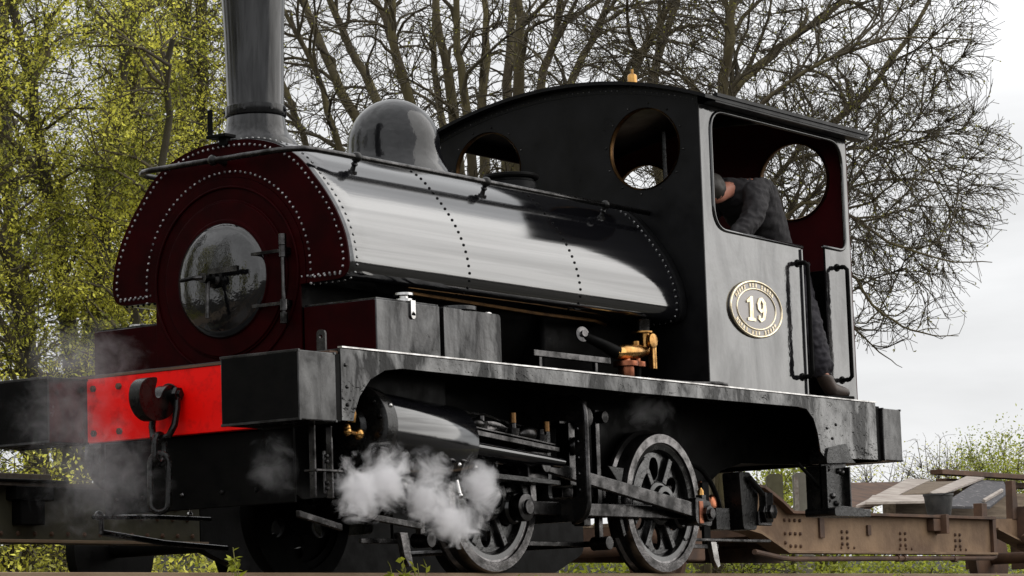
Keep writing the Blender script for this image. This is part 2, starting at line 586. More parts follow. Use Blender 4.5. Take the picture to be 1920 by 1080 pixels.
PER = thing('person', 'engine driver in dark jacket and trousers bending forward inside the cab', 'person', (5.66, -0.95, ZF + 0.03))
J = {
    'pelvis': ((5.70, -0.75, 2.13), 0.150, 0.135), 'waist': ((5.62, -0.755, 2.34), 0.150, 0.135), 'chest': ((5.42, -0.76, 2.56), 0.185, 0.165),
    'upper': ((5.16, -0.78, 2.70), 0.172, 0.155), 'neck': ((4.98, -0.79, 2.68), 0.062), 'jaw': ((4.79, -0.80, 2.62), 0.076), 'skull': ((4.68, -0.81, 2.625), 0.098, 0.09),
    'crown': ((4.62, -0.815, 2.65), 0.070),
    'sh_n': ((5.12, -0.93, 2.70), 0.100), 'el_n': ((4.98, -0.98, 2.45), 0.068), 'wr_n': ((4.76, -0.92, 2.27), 0.044), 'pa_n': ((4.69, -0.915, 2.235), 0.040, 0.026),
    'f1': ((4.600, -0.935, 2.230), 0.011), 'f1b': ((4.570, -0.935, 2.205), 0.009), 'f2': ((4.595, -0.915, 2.240), 0.011), 'f2b': ((4.560, -0.915, 2.212), 0.009),
    'f3': ((4.600, -0.895, 2.238), 0.011), 'f3b': ((4.568, -0.892, 2.210), 0.009), 'f4': ((4.610, -0.875, 2.232), 0.010), 'f4b': ((4.582, -0.87, 2.208), 0.008),
    'th': ((4.670, -0.955, 2.220), 0.012), 'thb': ((4.635, -0.97, 2.205), 0.010),
    'sh_f': ((5.18, -0.58, 2.66), 0.092), 'el_f': ((5.02, -0.50, 2.42), 0.058), 'wr_f': ((4.78, -0.50, 2.36), 0.042), 'pa_f': ((4.70, -0.50, 2.35), 0.040, 0.026),
    'hp_n': ((5.76, -0.85, 2.07), 0.118), 'kn_n': ((5.715, -0.97, 1.74), 0.082), 'an_n': ((5.77, -1.06, 1.345), 0.062), 'ft_n': ((5.855, -1.10, 1.285), 0.050),
    'hp_f': ((5.60, -0.60, 2.05), 0.118), 'kn_f': ((5.52, -0.60, 1.68), 0.080), 'an_f': ((5.62, -0.60, 1.33), 0.055), 'ft_f': ((5.50, -0.60, 1.29), 0.048),
}
Ed = [('pelvis', 'waist'), ('waist', 'chest'), ('chest', 'upper'), ('upper', 'neck'), ('neck', 'jaw'), ('jaw', 'skull'), ('skull', 'crown'),
      ('upper', 'sh_n'), ('sh_n', 'el_n'), ('el_n', 'wr_n'), ('wr_n', 'pa_n'), ('upper', 'sh_f'), ('sh_f', 'el_f'), ('el_f', 'wr_f'), ('wr_f', 'pa_f'),
      ('pelvis', 'hp_n'), ('hp_n', 'kn_n'), ('kn_n', 'an_n'), ('an_n', 'ft_n'), ('pelvis', 'hp_f'), ('hp_f', 'kn_f'), ('kn_f', 'an_f'), ('an_f', 'ft_f'),
      ('pa_n', 'f1'), ('f1', 'f1b'), ('pa_n', 'f2'), ('f2', 'f2b'), ('pa_n', 'f3'), ('f3', 'f3b'), ('pa_n', 'f4'), ('f4', 'f4b'), ('pa_n', 'th'), ('th', 'thb')]
J0 = dict(J)
for k_ in ('pelvis', 'waist', 'chest', 'upper', 'sh_n', 'el_n', 'sh_f', 'el_f', 'hp_n', 'hp_f', 'kn_n', 'kn_f', 'an_n', 'an_f', 'ft_n', 'ft_f'):
    J[k_] = (J[k_][0],) + tuple(v * 0.72 for v in J[k_][1:])
body = skin_mesh('body', J, Ed, 'pelvis')
obj('body', body, 'skin', PER, smooth=0)
CJ = {k: (J0[k][0], J0[k][1] + 0.016, (J0[k][2] if len(J0[k]) > 2 else J0[k][1]) + 0.016) for k in ('pelvis', 'waist', 'chest', 'upper', 'sh_n', 'el_n', 'wr_n', 'sh_f', 'el_f', 'wr_f')}
CJ['collar'] = ((4.93, -0.79, 2.68), 0.094)
CJ['bn'] = ((5.06, -0.965, 2.57), 0.098)
obj('jacket', wrinkle(skin_mesh('jacket', CJ, [('pelvis', 'waist'), ('waist', 'chest'), ('chest', 'upper'), ('upper', 'collar'), ('upper', 'sh_n'), ('sh_n', 'bn'), ('bn', 'el_n'), ('el_n', 'wr_n'),
                                       ('upper', 'sh_f'), ('sh_f', 'el_f'), ('el_f', 'wr_f')], 'pelvis', 4), 0.013, 13, 1), 'jacket', PER, smooth=0)
TJ = {k: (J0[k][0], J0[k][1] + 0.018) for k in ('pelvis', 'hp_n', 'kn_n', 'hp_f', 'kn_f', 'an_f')}
TJ['shin'] = ((5.745, -1.02, 1.53), 0.100)
TJ['cuff'] = ((5.768, -1.055, 1.370), 0.106)
TJ['kn_n'] = (J0['kn_n'][0], 0.112)
obj('trousers', wrinkle(skin_mesh('trousers', TJ, [('pelvis', 'hp_n'), ('hp_n', 'kn_n'), ('kn_n', 'shin'), ('shin', 'cuff'), ('pelvis', 'hp_f'), ('hp_f', 'kn_f'), ('kn_f', 'an_f')], 'pelvis', 4), 0.014, 13, 2), 'trousers', PER, smooth=0)
BJ = {'a': ((5.768, -1.055, 1.40), 0.070), 'h': ((5.756, -1.052, 1.31), 0.068), 'm': ((5.845, -1.085, 1.285), 0.058, 0.055), 't': ((5.93, -1.125, 1.272), 0.050, 0.042), 'e': ((5.96, -1.14, 1.268), 0.036, 0.03)}
obj('boot', skin_mesh('boot', BJ, [('a', 'h'), ('h', 'm'), ('m', 't'), ('t', 'e')], 'h'), 'boot_leather', PER, smooth=0)
so = MB().plate('z', [(5.686, -1.05), (5.716, -1.105), (5.856, -1.145), (5.956, -1.185), (6.001, -1.165), (5.991, -1.115), (5.876, -1.045), (5.776, -0.985), (5.716, -0.99)], [], 1.226, 1.246)
obj('boot_sole', so, 'dull_black', PER, 0.005)
BJ = {'a': ((5.62, -0.60, 1.38), 0.068), 'h': ((5.63, -0.60, 1.31), 0.066), 'm': ((5.53, -0.60, 1.285), 0.05), 't': ((5.43, -0.60, 1.275), 0.042)}
obj('boot', skin_mesh('boot', BJ, [('a', 'h'), ('h', 'm'), ('m', 't')], 'h'), 'boot_leather', PER, smooth=0)
obj('hair', wrinkle(MB().ball((4.69, -0.81, 2.660), 0.112, 28, 18, (1.12, 0.98, 0.92)).mesh('hair', 180), 0.010, 40, 3), 'hair', PER, smooth=0)

# ================================================================== SETTING
def ground_z(x, y):
    n = noise.noise(Vector((x * 0.08, y * 0.08, 3.1))) * 0.25 + noise.noise(Vector((x * 0.5, y * 0.5, 7.7))) * 0.05
    if y < -6.5:
        return -1.95 + n
    if y < -2.2:
        t = (y + 6.5) / 4.3
        t = t * t * (3 - 2 * t)
        return -1.95 * (1 - t) - 0.30 * t + n * (1 - t * 0.9)
    if y < 6.2:
        return -0.30 + n * 0.1
    t = min(1, (y - 6.2) / 7)
    t = t * t * (3 - 2 * t)
    return -0.30 * (1 - t) + 0.85 * t + n * (0.1 + t)


def axis_steps(lo, hi, dense_lo, dense_hi, d):
    out = []
    v = dense_lo
    while v <= dense_hi:
        out.append(v)
        v += d
    s, v = d, dense_hi
    while v < hi:
        s *= 1.5
        v += s
        out.append(v)
    s, v = d, dense_lo
    while v > lo:
        s *= 1.5
        v -= s
        out.insert(0, v)
    return out


xs = axis_steps(-900, 1200, -16, 50, 1.1)
ys = axis_steps(-900, 1200, -14, 32, 0.7)
g = MB()
g.v = [(x, y, ground_z(x, y)) for x in xs for y in ys]
ny = len(ys)
g.f = [(i * ny + j, (i + 1) * ny + j, (i + 1) * ny + j + 1, i * ny + j + 1) for i in range(len(xs) - 1) for j in range(ny - 1)]
o = obj('ground', g, 'earth', smooth=180)
o['kind'] = 'structure'

for nm, yc in (('ballast_bed', 0.0), ('siding_ballast', 3.75)):
    b = MB()
    w0, w1 = (1.65, 1.35) if yc == 0 else (1.6, 1.3)
    prof = [(yc - w0 - 0.25, -0.36), (yc - w1, -0.19), (yc + w1, -0.19), (yc + w0 + 0.25, -0.36)]
    n = 240
    for i in range(n + 1):
        x = -60 + 180 * i / n
        for (y, z) in prof:
            b.v.append((x, y + rng.uniform(-.05, .05), z + rng.uniform(-.012, .012) - (0.004 if yc else 0)))
    b.f = [(i * 4 + j, (i + 1) * 4 + j, (i + 1) * 4 + j + 1, i * 4 + j + 1) for i in range(n) for j in range(3)]
    o = obj(nm, b, 'ballast', smooth=180)
    o['kind'] = 'structure'

RAIL = [(-0.07, -0.155), (0.07, -0.155), (0.07, -0.145), (0.009, -0.13), (0.009, -0.048), (0.034, -0.036), (0.034, -0.004),
        (0.028, 0.0), (-0.028, 0.0), (-0.034, -0.004), (-0.034, -0.036), (-0.009, -0.048), (-0.009, -0.13), (-0.07, -0.145)]


def track(name, yc, dz, x0, x1):
    t = bpy.data.objects.new(name, None)
    COL.objects.link(t)
    t.location = (0, yc, dz)
    t['kind'] = 'structure'
    for s in (-1, 1):
        r_ = MB()
        r_.plate('x', [(s * 0.752 + p[0], p[1]) for p in RAIL], [], x0, x1)
        obj('rail', r_, 'rail_steel', t, local=True)
    sm = MB().box(-0.125, 0.125, -1.3, 1.3, -0.275, -0.157).mesh('sleeper')
    sm.materials.append(MATS['sleeper_wood'])
    x = x0 + 0.4
    while x < x1:
        if -8 < x < 24:
            s_ = bpy.data.objects.new('sleeper', sm)
            COL.objects.link(s_)
            s_.parent = t
            s_.location = (x, rng.uniform(-.04, .04), rng.uniform(-.01, .002))
            s_.rotation_euler = (0, 0, rng.uniform(-.02, .02))
        x += 0.68
    return t


track('railway_track', 0.0, 0.0, -45, 110)
track('siding_track', 3.75, -0.02, -45, 110)

# ================================================================== LOCOMOTIVE
LOCO = thing('saddle_tank_locomotive', 'black saddle tank steam locomotive with maroon smokebox front and red buffer beam', 'locomotive', (3.0, 0, 0))
XF, XR = 0.068, 6.29            # ends of the footplate
ZF = 1.21                       # top of the footplate
VB = 1.176                      # half width over the valances

# --- frames
fr = [(0.07, 0.60), (0.07, 1.185), (6.28, 1.185), (6.28, 0.80), (5.30, 0.78), (5.02, 0.72), (4.85, 0.63), (4.45, 0.60), (4.30, 0.72), (3.95, 0.80),
      (3.55, 0.70), (3.40, 0.55), (2.55, 0.55), (2.35, 0.72), (1.98, 0.80), (1.60, 0.70), (1.45, 0.50), (0.40, 0.42)]
for s in (-1, 1):
    p = MB().plate('y', fr, [], s * 0.60 - 0.014, s * 0.60 + 0.014)
    obj('main_frame', p, 'dull_black', LOCO)
st = MB().box(0.075, 0.10, -0.82, 0.60, 0.385, 0.80)
fs_ = obj('frame_stretcher', st, 'dull_black', LOCO, 0.006)
b = MB()
for y in (-0.55, -0.3, 0.0, 0.3, 0.5):
    b.stud((0.075, y, 0.47), (-1, 0, 0), 0.016)
obj('bolt_row', b, 'dark_steel', fs_, kind='stuff')
obj('frame_stretcher', MB().box(5.2, 6.28, -0.59, 0.59, 0.82, 1.17), 'dull_black', LOCO, 0.006)
obj('frame_stretcher', MB().box(2.5, 2.53, -0.585, 0.585, 0.5, 1.18), 'dull_black', LOCO)

# --- footplate and valances
fp = obj('footplate', MB().box(XF + 0.002, XR, -VB + 0.012, VB - 0.012, 1.186, ZF), 'block_black', LOCO, 0.003)
val = [(XF, ZF + 0.002), (XR, ZF + 0.002), (XR, 0.800), (5.50, 0.790), (5.44, 0.83), (5.41, 0.96), (5.36, 1.06), (5.27, 1.120), (5.15, 1.130),
       (3.0, 1.118), (0.62, 1.128), (0.47, 1.11), (0.33, 1.05), (0.23, 0.95), (0.185, 0.86), (0.17, 0.812), (XF, 0.812)]
for s in (-1, 1):
    p = MB().plate('y', val, [], s * (VB - 0.012), s * VB)
    v_ = obj('valance', p, 'valance_black', LOCO, 0.003)
    b = MB()
    for x, z in ((5.62, 0.93), (5.72, 0.88), (5.55, 1.0), (5.68, 1.03), (5.60, 0.86), (5.80, 0.85), (0.11, 1.12), (0.12, 1.0), (0.12, 0.9)):
        b.stud((x, s * VB, z), (0, s, 0), 0.012)
    obj('rivet_row', b, 'dark_steel', v_, kind='stuff')
    if s < 0:
        e = MB().box(XF + 0.001, XR, -VB - 0.012, -VB + 0.02, ZF + 0.0035, ZF + 0.012)
        obj('edge_strip', e, 'bright_steel', v_)

# --- buffer beams and wooden dumb buffers
bb = obj('buffer_beam', MB().box(0.0, 0.066, -0.66, 0.80, 0.806, 1.180), 'signal_red', LOCO, 0.004, label='bright red front buffer beam')
for s in (-1, 1):
    y0, y1 = sorted((s * (0.662 if s < 0 else 0.802), s * 1.172))
    obj('beam_end', MB().box(0.001, 0.067, y0, y1, 0.806, 1.180), 'dull_black', bb, 0.003, label='black painted end of the beam')
b = MB()
for y in (0.60, 0.40, -0.42):
    for z in (0.86, 1.12):
        b.nut((0.0, y, z), (-1, 0, 0), 0.020, 0.014)
obj('bolt_row', b, 'dark_rust', bb, kind='stuff')
obj('beam_top_strip', MB().box(-0.006, 0.066, -1.16, 1.16, 1.1815, 1.196), 'dark_rust', bb)
obj('rear_beam', MB().box(6.292, 6.355, -1.172, 1.172, 0.79, 1.192), 'dull_black', LOCO, 0.004)
for x0, x1 in ((-0.325, -0.001), (6.356, 6.640)):
    for s in (-1, 1):
        y0, y1 = sorted((s * 0.648, s * 1.196))
        d_ = obj('dumb_buffer', MB().box(x0, x1, y0, y1, 0.800, 1.178), 'block_black', LOCO, 0.007)
        xf = x0 if x0 < 0 else x1
        obj('darkened_face', MB().box(*sorted((xf - 0.0025 * (1 if x0 < 0 else -1), xf + 0.004 * (1 if x0 < 0 else -1))), y0 + 0.008, y1 - 0.008, 0.812, 1.166), 'dull_black', d_)  # dull black plate, standing in for the dark reflection on the face
        e = MB()
        for xx in (x0 + 0.0, x1 - 0.014):
            e.box(xx - 0.002, xx + 0.016, y0 - 0.0035, y1 + 0.0035, 0.797, 0.811)
            e.box(xx - 0.002, xx + 0.016, y0 - 0.0035, y1 + 0.0035, 1.167, 1.1815)
        each('steel_edging', e, 'block_black', d_, 0.002)

# --- coupling hook, shackle and link
hk = [(0.00, 0.985), (-0.04, 0.93), (-0.10, 0.895), (-0.19, 0.882), (-0.262, 0.91), (-0.305, 0.965), (-0.315, 1.025), (-0.295, 1.085), (-0.245, 1.118),
      (-0.175, 1.128), (-0.162, 1.11), (-0.178, 1.065), (-0.182, 1.03), (-0.165, 1.012), (-0.14, 1.018), (-0.115, 1.055), (-0.075, 1.085), (-0.03, 1.09), (0.0, 1.075)]
hkm = MB().plate('y', [(p.x, p.y) for p in spline(hk, 3)], [], -0.040, 0.040)
hook = obj('coupling_hook', hkm, 'oily_black', LOCO, 0.016, seg=3)
n_ = MB().lathe([(0.075, -0.03), (0.07, -0.005)], (0, 0, 1.03), (1, 0, 0), 20)
n_.lathe([(0.030, -0.075), (0.030, 0.075)], (-0.045, 0, 1.035), (0, 1, 0), 14)
n_.nut((-0.045, -0.075, 1.035), (0, -1, 0), 0.042, 0.025)
obj('draw_bolt', n_, 'oily_black', hook, 0.003)


def link_path(c, up, side, half, w, n=8):
    c, up, side = Vector(c), Vector(up), Vector(side)
    pts = []
    for i in range(n + 1):
        t = PI * i / n
        pts.append(c + up * (half - w + math.sin(t) * w) + side * (math.cos(t) * w))
    for i in range(n + 1):
        t = PI + PI * i / n
        pts.append(c + up * (-half + w + math.sin(t) * w) + side * (math.cos(t) * w))
    return pts


sh = MB().tube([(-0.045, -0.085, 1.04), (-0.055, -0.088, 0.95), (-0.075, -0.085, 0.86), (-0.095, -0.06, 0.80), (-0.105, 0.0, 0.775), (-0.095, 0.06, 0.80),
                (-0.075, 0.085, 0.86), (-0.055, 0.088, 0.95), (-0.045, 0.085, 1.04)], 0.020, 10)
obj('shackle', sh, 'oily_black', hook)
for (c, sd, hf) in (((-0.108, 0, 0.725), (1, 0.15, 0), 0.085), ((-0.125, -0.01, 0.535), (0.55, -0.84, 0), 0.165)):
    obj('chain_link', MB().tube(link_path(c, (0.02, 0, 1), Vector(sd).normalized(), hf, 0.052), 0.0185, 10, closed=True), 'oily_black', hook)

# --- saddle tank
half = [(0.0, 2.580), (0.20, 2.568), (0.395, 2.515), (0.56, 2.420), (0.672, 2.300), (0.768, 2.178), (0.842, 2.058), (0.897, 1.925), (0.921, 1.800),
        (0.917, 1.735), (0.895, 1.690), (0.850, 1.668), (0.75, 1.664), (0.60, 1.664)]
hs = [(p.x, p.y) for p in spline(half, 5)]
PROF = [(-y, z) for y, z in reversed(hs)] + hs[1:]            # from near bottom over the top to far bottom (y negative first)
XT0, XT1 = 0.520, 4.085
tk = MB()
sx = [XT0 + 0.0, XT0 + 0.012, XT0 + 0.035] + [XT0 + 0.035 + (XT1 - XT0 - 0.035) * i / 24 for i in range(1, 25)]
np_ = len(PROF)
for i, x in enumerate(sx):
    k = (0.978, 0.993, 1.0)[i] if i < 3 else 1.0
    for (y, z) in PROF:
        tk.v.append((x, y * k, 1.75 + (z - 1.75) * k))
for i in range(len(sx) - 1):
    for j in range(np_ - 1):
        tk.f.append((i * np_ + j, i * np_ + j + 1, (i + 1) * np_ + j + 1, (i + 1) * np_ + j))
tank = obj('saddle_tank', tk, 'tank_black', LOCO, smooth=50, label='glossy black saddle tank with rows of rivets')
arch = [(-0.597, 1.66)] + [(0.597 * math.cos(t), 1.752 + 0.597 * math.sin(t)) for t in [PI - PI * i / 30 for i in range(31)]] + [(0.597, 1.66)]
inner = [(-y, z) for y, z in [(0.597, 1.665), (0.597, 1.752)]] + [(0.597 * math.cos(t), 1.752 + 0.597 * math.sin(t)) for t in [PI - PI * i / 30 for i in range(1, 30)]] + [(0.597, 1.752), (0.597, 1.665)]
outer = [(y * 0.984, 1.75 + (z - 1.75) * 0.984) for y, z in PROF]
ring_poly = outer + list(reversed(inner))
ft = obj('front_plate', MB().plate('x', ring_poly, [], 0.506, 0.519), 'maroon', tank, 0.004, label='dark maroon front plate of the tank')
rv = MB()


def along(path, step, off=0.0):
    out, acc = [], -off
    for a, b_ in zip(path, path[1:]):
        a, b_ = Vector(a), Vector(b_)
        L = (b_ - a).length
        d = -acc if acc < 0 else (step - acc if acc > 0 else 0)
        pos = d
        while pos < L:
            out.append(a + (b_ - a) * (pos / L))
            pos += step
        acc = (L - (pos - step)) if pos - step <= L else 0
        acc = acc % step
    return out


o2 = [(y * 0.945, 1.75 + (z - 1.75) * 0.945 + 0.002) for y, z in PROF if abs(y) > 0.6 or z > 1.9]
o2 = [(y, max(z, 1.705)) for y, z in o2]
for p in along(o2, 0.040):
    rv.stud((0.506, p.x, p.y), (-1, 0, 0), 0.0088, 0.008)
i2 = [(y * 1.055, 1.752 + (z - 1.752) * 1.055) for y, z in inner]
for p in along(i2, 0.040):
    rv.stud((0.506, p.x, p.y), (-1, 0, 0), 0.0088, 0.008)
for s in (-1, 1):
    for i in range(6):
        rv.stud((0.506, s * (0.66 + i * 0.037), 1.695), (-1, 0, 0), 0.0088, 0.008)
obj('rivet_row', rv, 'rivet_steel', ft, kind='stuff')
rv, rd = MB(), MB()
for k, x in enumerate((0.565, 1.66, 2.86, 4.02)):
    pts = along([p for p in PROF], 0.045)
    for i, p in enumerate(pts):
        nrm = Vector((0, p.x, (p.y - 1.75) * 0.9 + 0.02)).normalized()
        (rv if k in (0, 3) else rd).stud((x, p.x, p.y), nrm, 0.0095, 0.008)
obj('rivet_row', rv, 'tank_black', tank, kind='stuff')
obj('rivet_row', rd, 'dull_black', tank, kind='stuff')
col = MB()
for x, k in ((4.06, 1.0), (4.062, 1.012), (4.128, 1.012), (4.13, 1.0)):
    for (y, z) in PROF:
        col.v.append((x, y * k, 1.75 + (z - 1.75) * k))
for i in range(3):
    for j in range(np_ - 1):
        col.f.append((i * np_ + j, i * np_ + j + 1, (i + 1) * np_ + j + 1, (i + 1) * np_ + j))
obj('rear_collar', col, 'cab_front_black', tank, smooth=50)
f_ = MB().lathe([(0.17, 2.55), (0.17, 2.60), (0.155, 2.605), (0.155, 2.622)], (3.22, -0.16, 0), (0, 0, 1), 28)
fl = obj('water_filler', f_, 'cab_front_black', tank, 0.004)
f_ = MB().lathe([(0.185, 2.623), (0.19, 2.635), (0.185, 2.652), (0.10, 2.664), (0.02, 2.668)], (3.22, -0.16, 0), (0, 0, 1), 28)
f_.box(3.36, 3.44, -0.20, -0.12, 2.58, 2.65)
obj('lid', f_, 'dull_black', fl, 0.003)

# --- handrail round the tank
HY, HZ = 0.655, 2.440
path = [(4.13, -HY, HZ)] + [(x, -HY, HZ) for x in (3, 2, 1.2, 0.75)] + [(0.55, -HY + 0.004, HZ), (0.47, -HY + 0.03, HZ), (0.425, -HY + 0.085, HZ), (0.405, -HY + 0.16, HZ)]
path += [(0.40, -0.2, HZ), (0.40, 0.2, HZ)] + [(q[0], -q[1], q[2]) for q in reversed(path)]
hr = obj('handrail', MB().tube(path, 0.0175, 12), 'dark_steel', LOCO, smooth=180, label='long polished handrail running round the tank')
for s in (-1, 1):
    for x in (0.93, 2.24, 3.60):
        t = MB()
        t.ball((x, s * HY, HZ), 0.033, 14, 8)
        n_ = Vector((0, s * 0.74, -0.02))
        a, b_ = Vector((x, s * HY, HZ)), Vector((x, s * 0.615, 2.355))
        t.tube([a, a + (b_ - a) * 0.3, a + (b_ - a) * 0.45, a + (b_ - a) * 0.6, b_], [0.016, 0.013, 0.022, 0.013, 0.018], 10)
        t.lathe([(0.034, -0.004), (0.030, 0.014)], b_, a - b_, 12)
        obj('stanchion', t, 'oily_black', hr)
t = MB().ball((0.40, 0.0, HZ), 0.033, 14, 8)
t.tube([(0.40, 0, HZ), (0.45, 0, HZ), (0.51, 0, HZ)], [0.016, 0.013, 0.022], 10)
obj('stanchion', t, 'oily_black', hr)

# --- smokebox and boiler
sb = [(-0.555, 1.19), (-0.555, 1.66), (-0.594, 1.663)] + [(0.594 * math.cos(t), 1.752 + 0.594 * math.sin(t)) for t in [PI - PI * i / 36 for i in range(0, 37)]] + [(0.594, 1.663), (0.555, 1.66), (0.555, 1.19)]
smk = obj('smokebox', MB().plate('x', sb, [], 0.500, 0.515), 'maroon', LOCO, 0.005, label='dark maroon smokebox front plate')
obj('smokebox_saddle', MB().box(0.53, 1.25, -0.53, 0.53, 1.215, 1.70), 'dull_black', smk)
rg = MB()
for rr in (0.545, 0.462):
    rg.tube([(0.495, rr * math.cos(2 * PI * i / 72), 1.745 + rr * math.sin(2 * PI * i / 72)) for i in range(72)], 0.0085, 8, closed=True)
obj('ring_bead', rg, 'maroon', smk, smooth=180)
dr = MB().lathe([(0.462, 0.002), (0.455, 0.018), (0.352, 0.022), (0.345, 0.035)], (0.495, 0, 1.745), (-1, 0, 0), 64)
dor = obj('smokebox_door', dr, 'maroon', smk, 0.003, smooth=40)
ds = MB().lathe([(0.338, 0.030), (0.332, 0.043), (0.30, 0.056), (0.24, 0.072), (0.17, 0.084), (0.09, 0.091), (0.012, 0.093)], (0.495, 0, 1.735), (-1, 0, 0), 64)
obj('door_centre', ds, 'door_black', dor, smooth=60, label='polished black dished door centre')
h = MB().lathe([(0.055, 0.088), (0.05, 0.115), (0.028, 0.125), (0.024, 0.19), (0.03, 0.195), (0.03, 0.21)], (0.495, 0, 1.735), (-1, 0, 0), 18)
h.tube([(0.335, 0.0, 1.735), (0.318, -0.01, 1.66), (0.31, -0.012, 1.50)], [0.02, 0.013, 0.011], 10)
h.tube([(0.300, 0.0, 1.735), (0.295, 0.08, 1.742), (0.290, 0.17, 1.735)], [0.02, 0.013, 0.011], 10)
h.obox((0.345, -0.11, 1.775), (0.012, 0, 0), (0, 0.11, 0.0), (0, 0, 0.016))
obj('door_handle', h, 'dark_steel', dor)
h = MB()
h.tube([(0.445, -0.475, 1.45), (0.445, -0.475, 1.94)], 0.012, 12)
for z in (1.47, 1.545, 1.855, 1.925):
    h.lathe([(0.023, -0.033), (0.023, 0.033)], (0.445, -0.475, z), (0, 0, 1), 14)
for z in (1.555, 1.86):
    h.obox((0.440, -0.36, z), (0.008, 0, 0), (0.0, 0.115, 0.0), (0, 0, 0.010))
    h.obox((0.468, -0.475, z), (0.03, 0, 0), (0, 0.02, 0), (0, 0, 0.02))
obj('door_hinge', h, 'dark_steel', dor, 0.002)
obj('boiler', MB().lathe([(0.52, 0.55), (0.52, 4.1)], (0, 0, 1.74), (1, 0, 0), 40), 'dull_black', LOCO)
obj('firebox', MB().box(2.95, 4.12, -0.56, 0.56, 0.78, 1.72), 'dull_black', LOCO, 0.03)
obj('ashpan', MB().plate('y', [(3.2, 0.80), (4.85, 0.80), (4.85, 0.62), (4.60, 0.50), (3.2, 0.50)], [], -0.5, 0.5), 'wheel_rim', LOCO, 0.005)

# --- chimney and dome
ch = MB().lathe([(0.262, 2.535), (0.252, 2.575), (0.226, 2.605), (0.196, 2.645), (0.181, 2.69), (0.176, 2.735), (0.170, 2.748), (0.178, 3.2), (0.198, 3.62),
                 (0.203, 3.70), (0.235, 3.73), (0.245, 3.78), (0.225, 3.83), (0.205, 3.85), (0.17, 3.85), (0.16, 3.5)], (0.80, 0, 0), (0, 0, 1), 56)
chm = obj('chimney', ch, 'chimney_black', LOCO, smooth=50, label='tall tapering black chimney')
b = MB()
b.lathe([(0.182, 2.748), (0.184, 2.752), (0.184, 2.806), (0.179, 2.81)], (0.80, 0, 0), (0, 0, 1), 56, cap=False)
for a in (200, 250, 290, 330, 20, 70, 130):
    d = Vector((math.cos(R(a)), math.sin(R(a)), 0))
    b.nut(Vector((0.80, 0, 2.778)) + d * 0.183, d, 0.011, 0.008)
obj('chimney_band', b, 'chimney_black', chm)
l = MB()
l.obox((0.50, 0.02, 2.595), (0.05, 0, 0), (0, 0.075, 0), (0, 0, 0.010))
l.obox((0.47, 0.075, 2.675), (0.007, 0, 0), (0, 0.017, 0), (0, 0, 0.085))
l.obox((0.51, 0.0, 2.57), (0.02, 0, 0), (0, 0.03, 0), (0, 0, 0.03))
obj('lamp_bracket', l, 'dull_black', LOCO, 0.004)
dp = [(0.385, 2.515), (0.365, 2.555), (0.335, 2.595), (0.312, 2.64), (0.301, 2.69), (0.297, 2.735)]
for i in range(1, 13):
    t = i / 12 * PI / 2
    dp.append((0.293 * math.cos(t) + 0.004, 2.735 + 0.305 * math.sin(t)))
obj('dome', MB().lathe(dp, (2.16, 0, 0), (0, 0, 1), 56), 'dome_black', LOCO, smooth=60, label='round polished black steam dome')

# --- sandboxes beside the smokebox, tool box behind
for s in (-1, 1):
    y0, y1 = sorted((s * 0.557, s * 1.08))
    sbx = obj('sandbox', MB().box(0.525, 1.132, y0, y1, ZF + 0.002, 1.532), 'box_black', LOCO, 0.008)
    obj('front_panel', MB().box(0.517, 0.524, y0 + 0.006, y1 - 0.006, ZF + 0.004, 1.527), 'maroon', sbx, 0.002)
    obj('lid', MB().box(0.535, 1.125, y0 + 0.008, y1 - 0.002, 1.5335, 1.541), 'box_black', sbx)
    c = MB().lathe([(0.055, 0), (0.055, 0.018), (0.03, 0.02), (0.03, 0.034), (0.06, 0.036), (0.06, 0.052), (0.02, 0.056)], (0.86, s * 1.02, 1.5405), (0, 0, 1), 18)
    c.obox((0.86, s * 1.087, 1.50), (0.022, 0, 0), (0, 0.006, 0), (0, 0, 0.045))
    c.lathe([(0.022, -0.006), (0.022, 0.006)], (0.86, s * 1.087, 1.457), (0, 1, 0), 14)
    c.stud((0.86, s * 1.093, 1.475), (0, s, 0), 0.009)
    obj('sandbox_catch', c, 'bright_steel', sbx, 0.002)
    tb = obj('toolbox', MB().plate('y', rounded([(1.168, ZF + 0.002), (1.168, 1.532), (1.742, 1.528), (1.742, ZF + 0.002)], [0, 0.012, 0.03, 0], 4), [], s * 0.60, s * 1.08), 'box_black', LOCO, 0.005)
    obj('lid', MB().lathe([(0.13, 1.531), (0.13, 1.556), (0.02, 1.560)], (1.42, s * 0.98, 0), (0, 0, 1), 26), 'box_black', tb, 0.003)
    w_ = MB().tube([(1.83, s * 0.93, 1.51 + 0.0)] * 1 + [(1.79, s * 1.0, 1.475), (1.74, s * 1.0, 1.44)], 0.011, 8)
    w_.tube([(1.80 + 0.045 * math.cos(2 * PI * i / 20), s * 0.95, 1.505 + 0.045 * math.sin(2 * PI * i / 20)) for i in range(20)], 0.014, 8, closed=True)
    obj('hand_wheel', w_, 'bright_steel', tb)
l = MB().plate('x', rounded([(-0.965, ZF), (-0.965, 1.345), (-0.905, 1.345), (-0.905, ZF)], [0, 0.03, 0.03, 0]), [circle(-0.935, 1.305, 0.012, 12)], 0.20, 0.215)
obj('lamp_iron', l, 'dark_steel', LOCO, 0.003)
p = MB().tube([(1.4, -0.98, ZF + 0.028), (2.0, -0.98, ZF + 0.028), (3.2, -0.96, ZF + 0.03), (4.0, -1.02, ZF + 0.034), (4.22, -1.10, ZF + 0.036), (4.27, -1.13, ZF + 0.03), (4.285, -1.135, ZF - 0.04)], 0.017, 10)
obj('water_pipe', p, 'dark_steel', LOCO, smooth=180)
l = MB().box(2.35, 3.22, -0.90, -0.86, 1.335, 1.375)
for x in (2.42, 3.05):
    l.box(x, x + 0.03, -0.89, -0.865, ZF, 1.34)
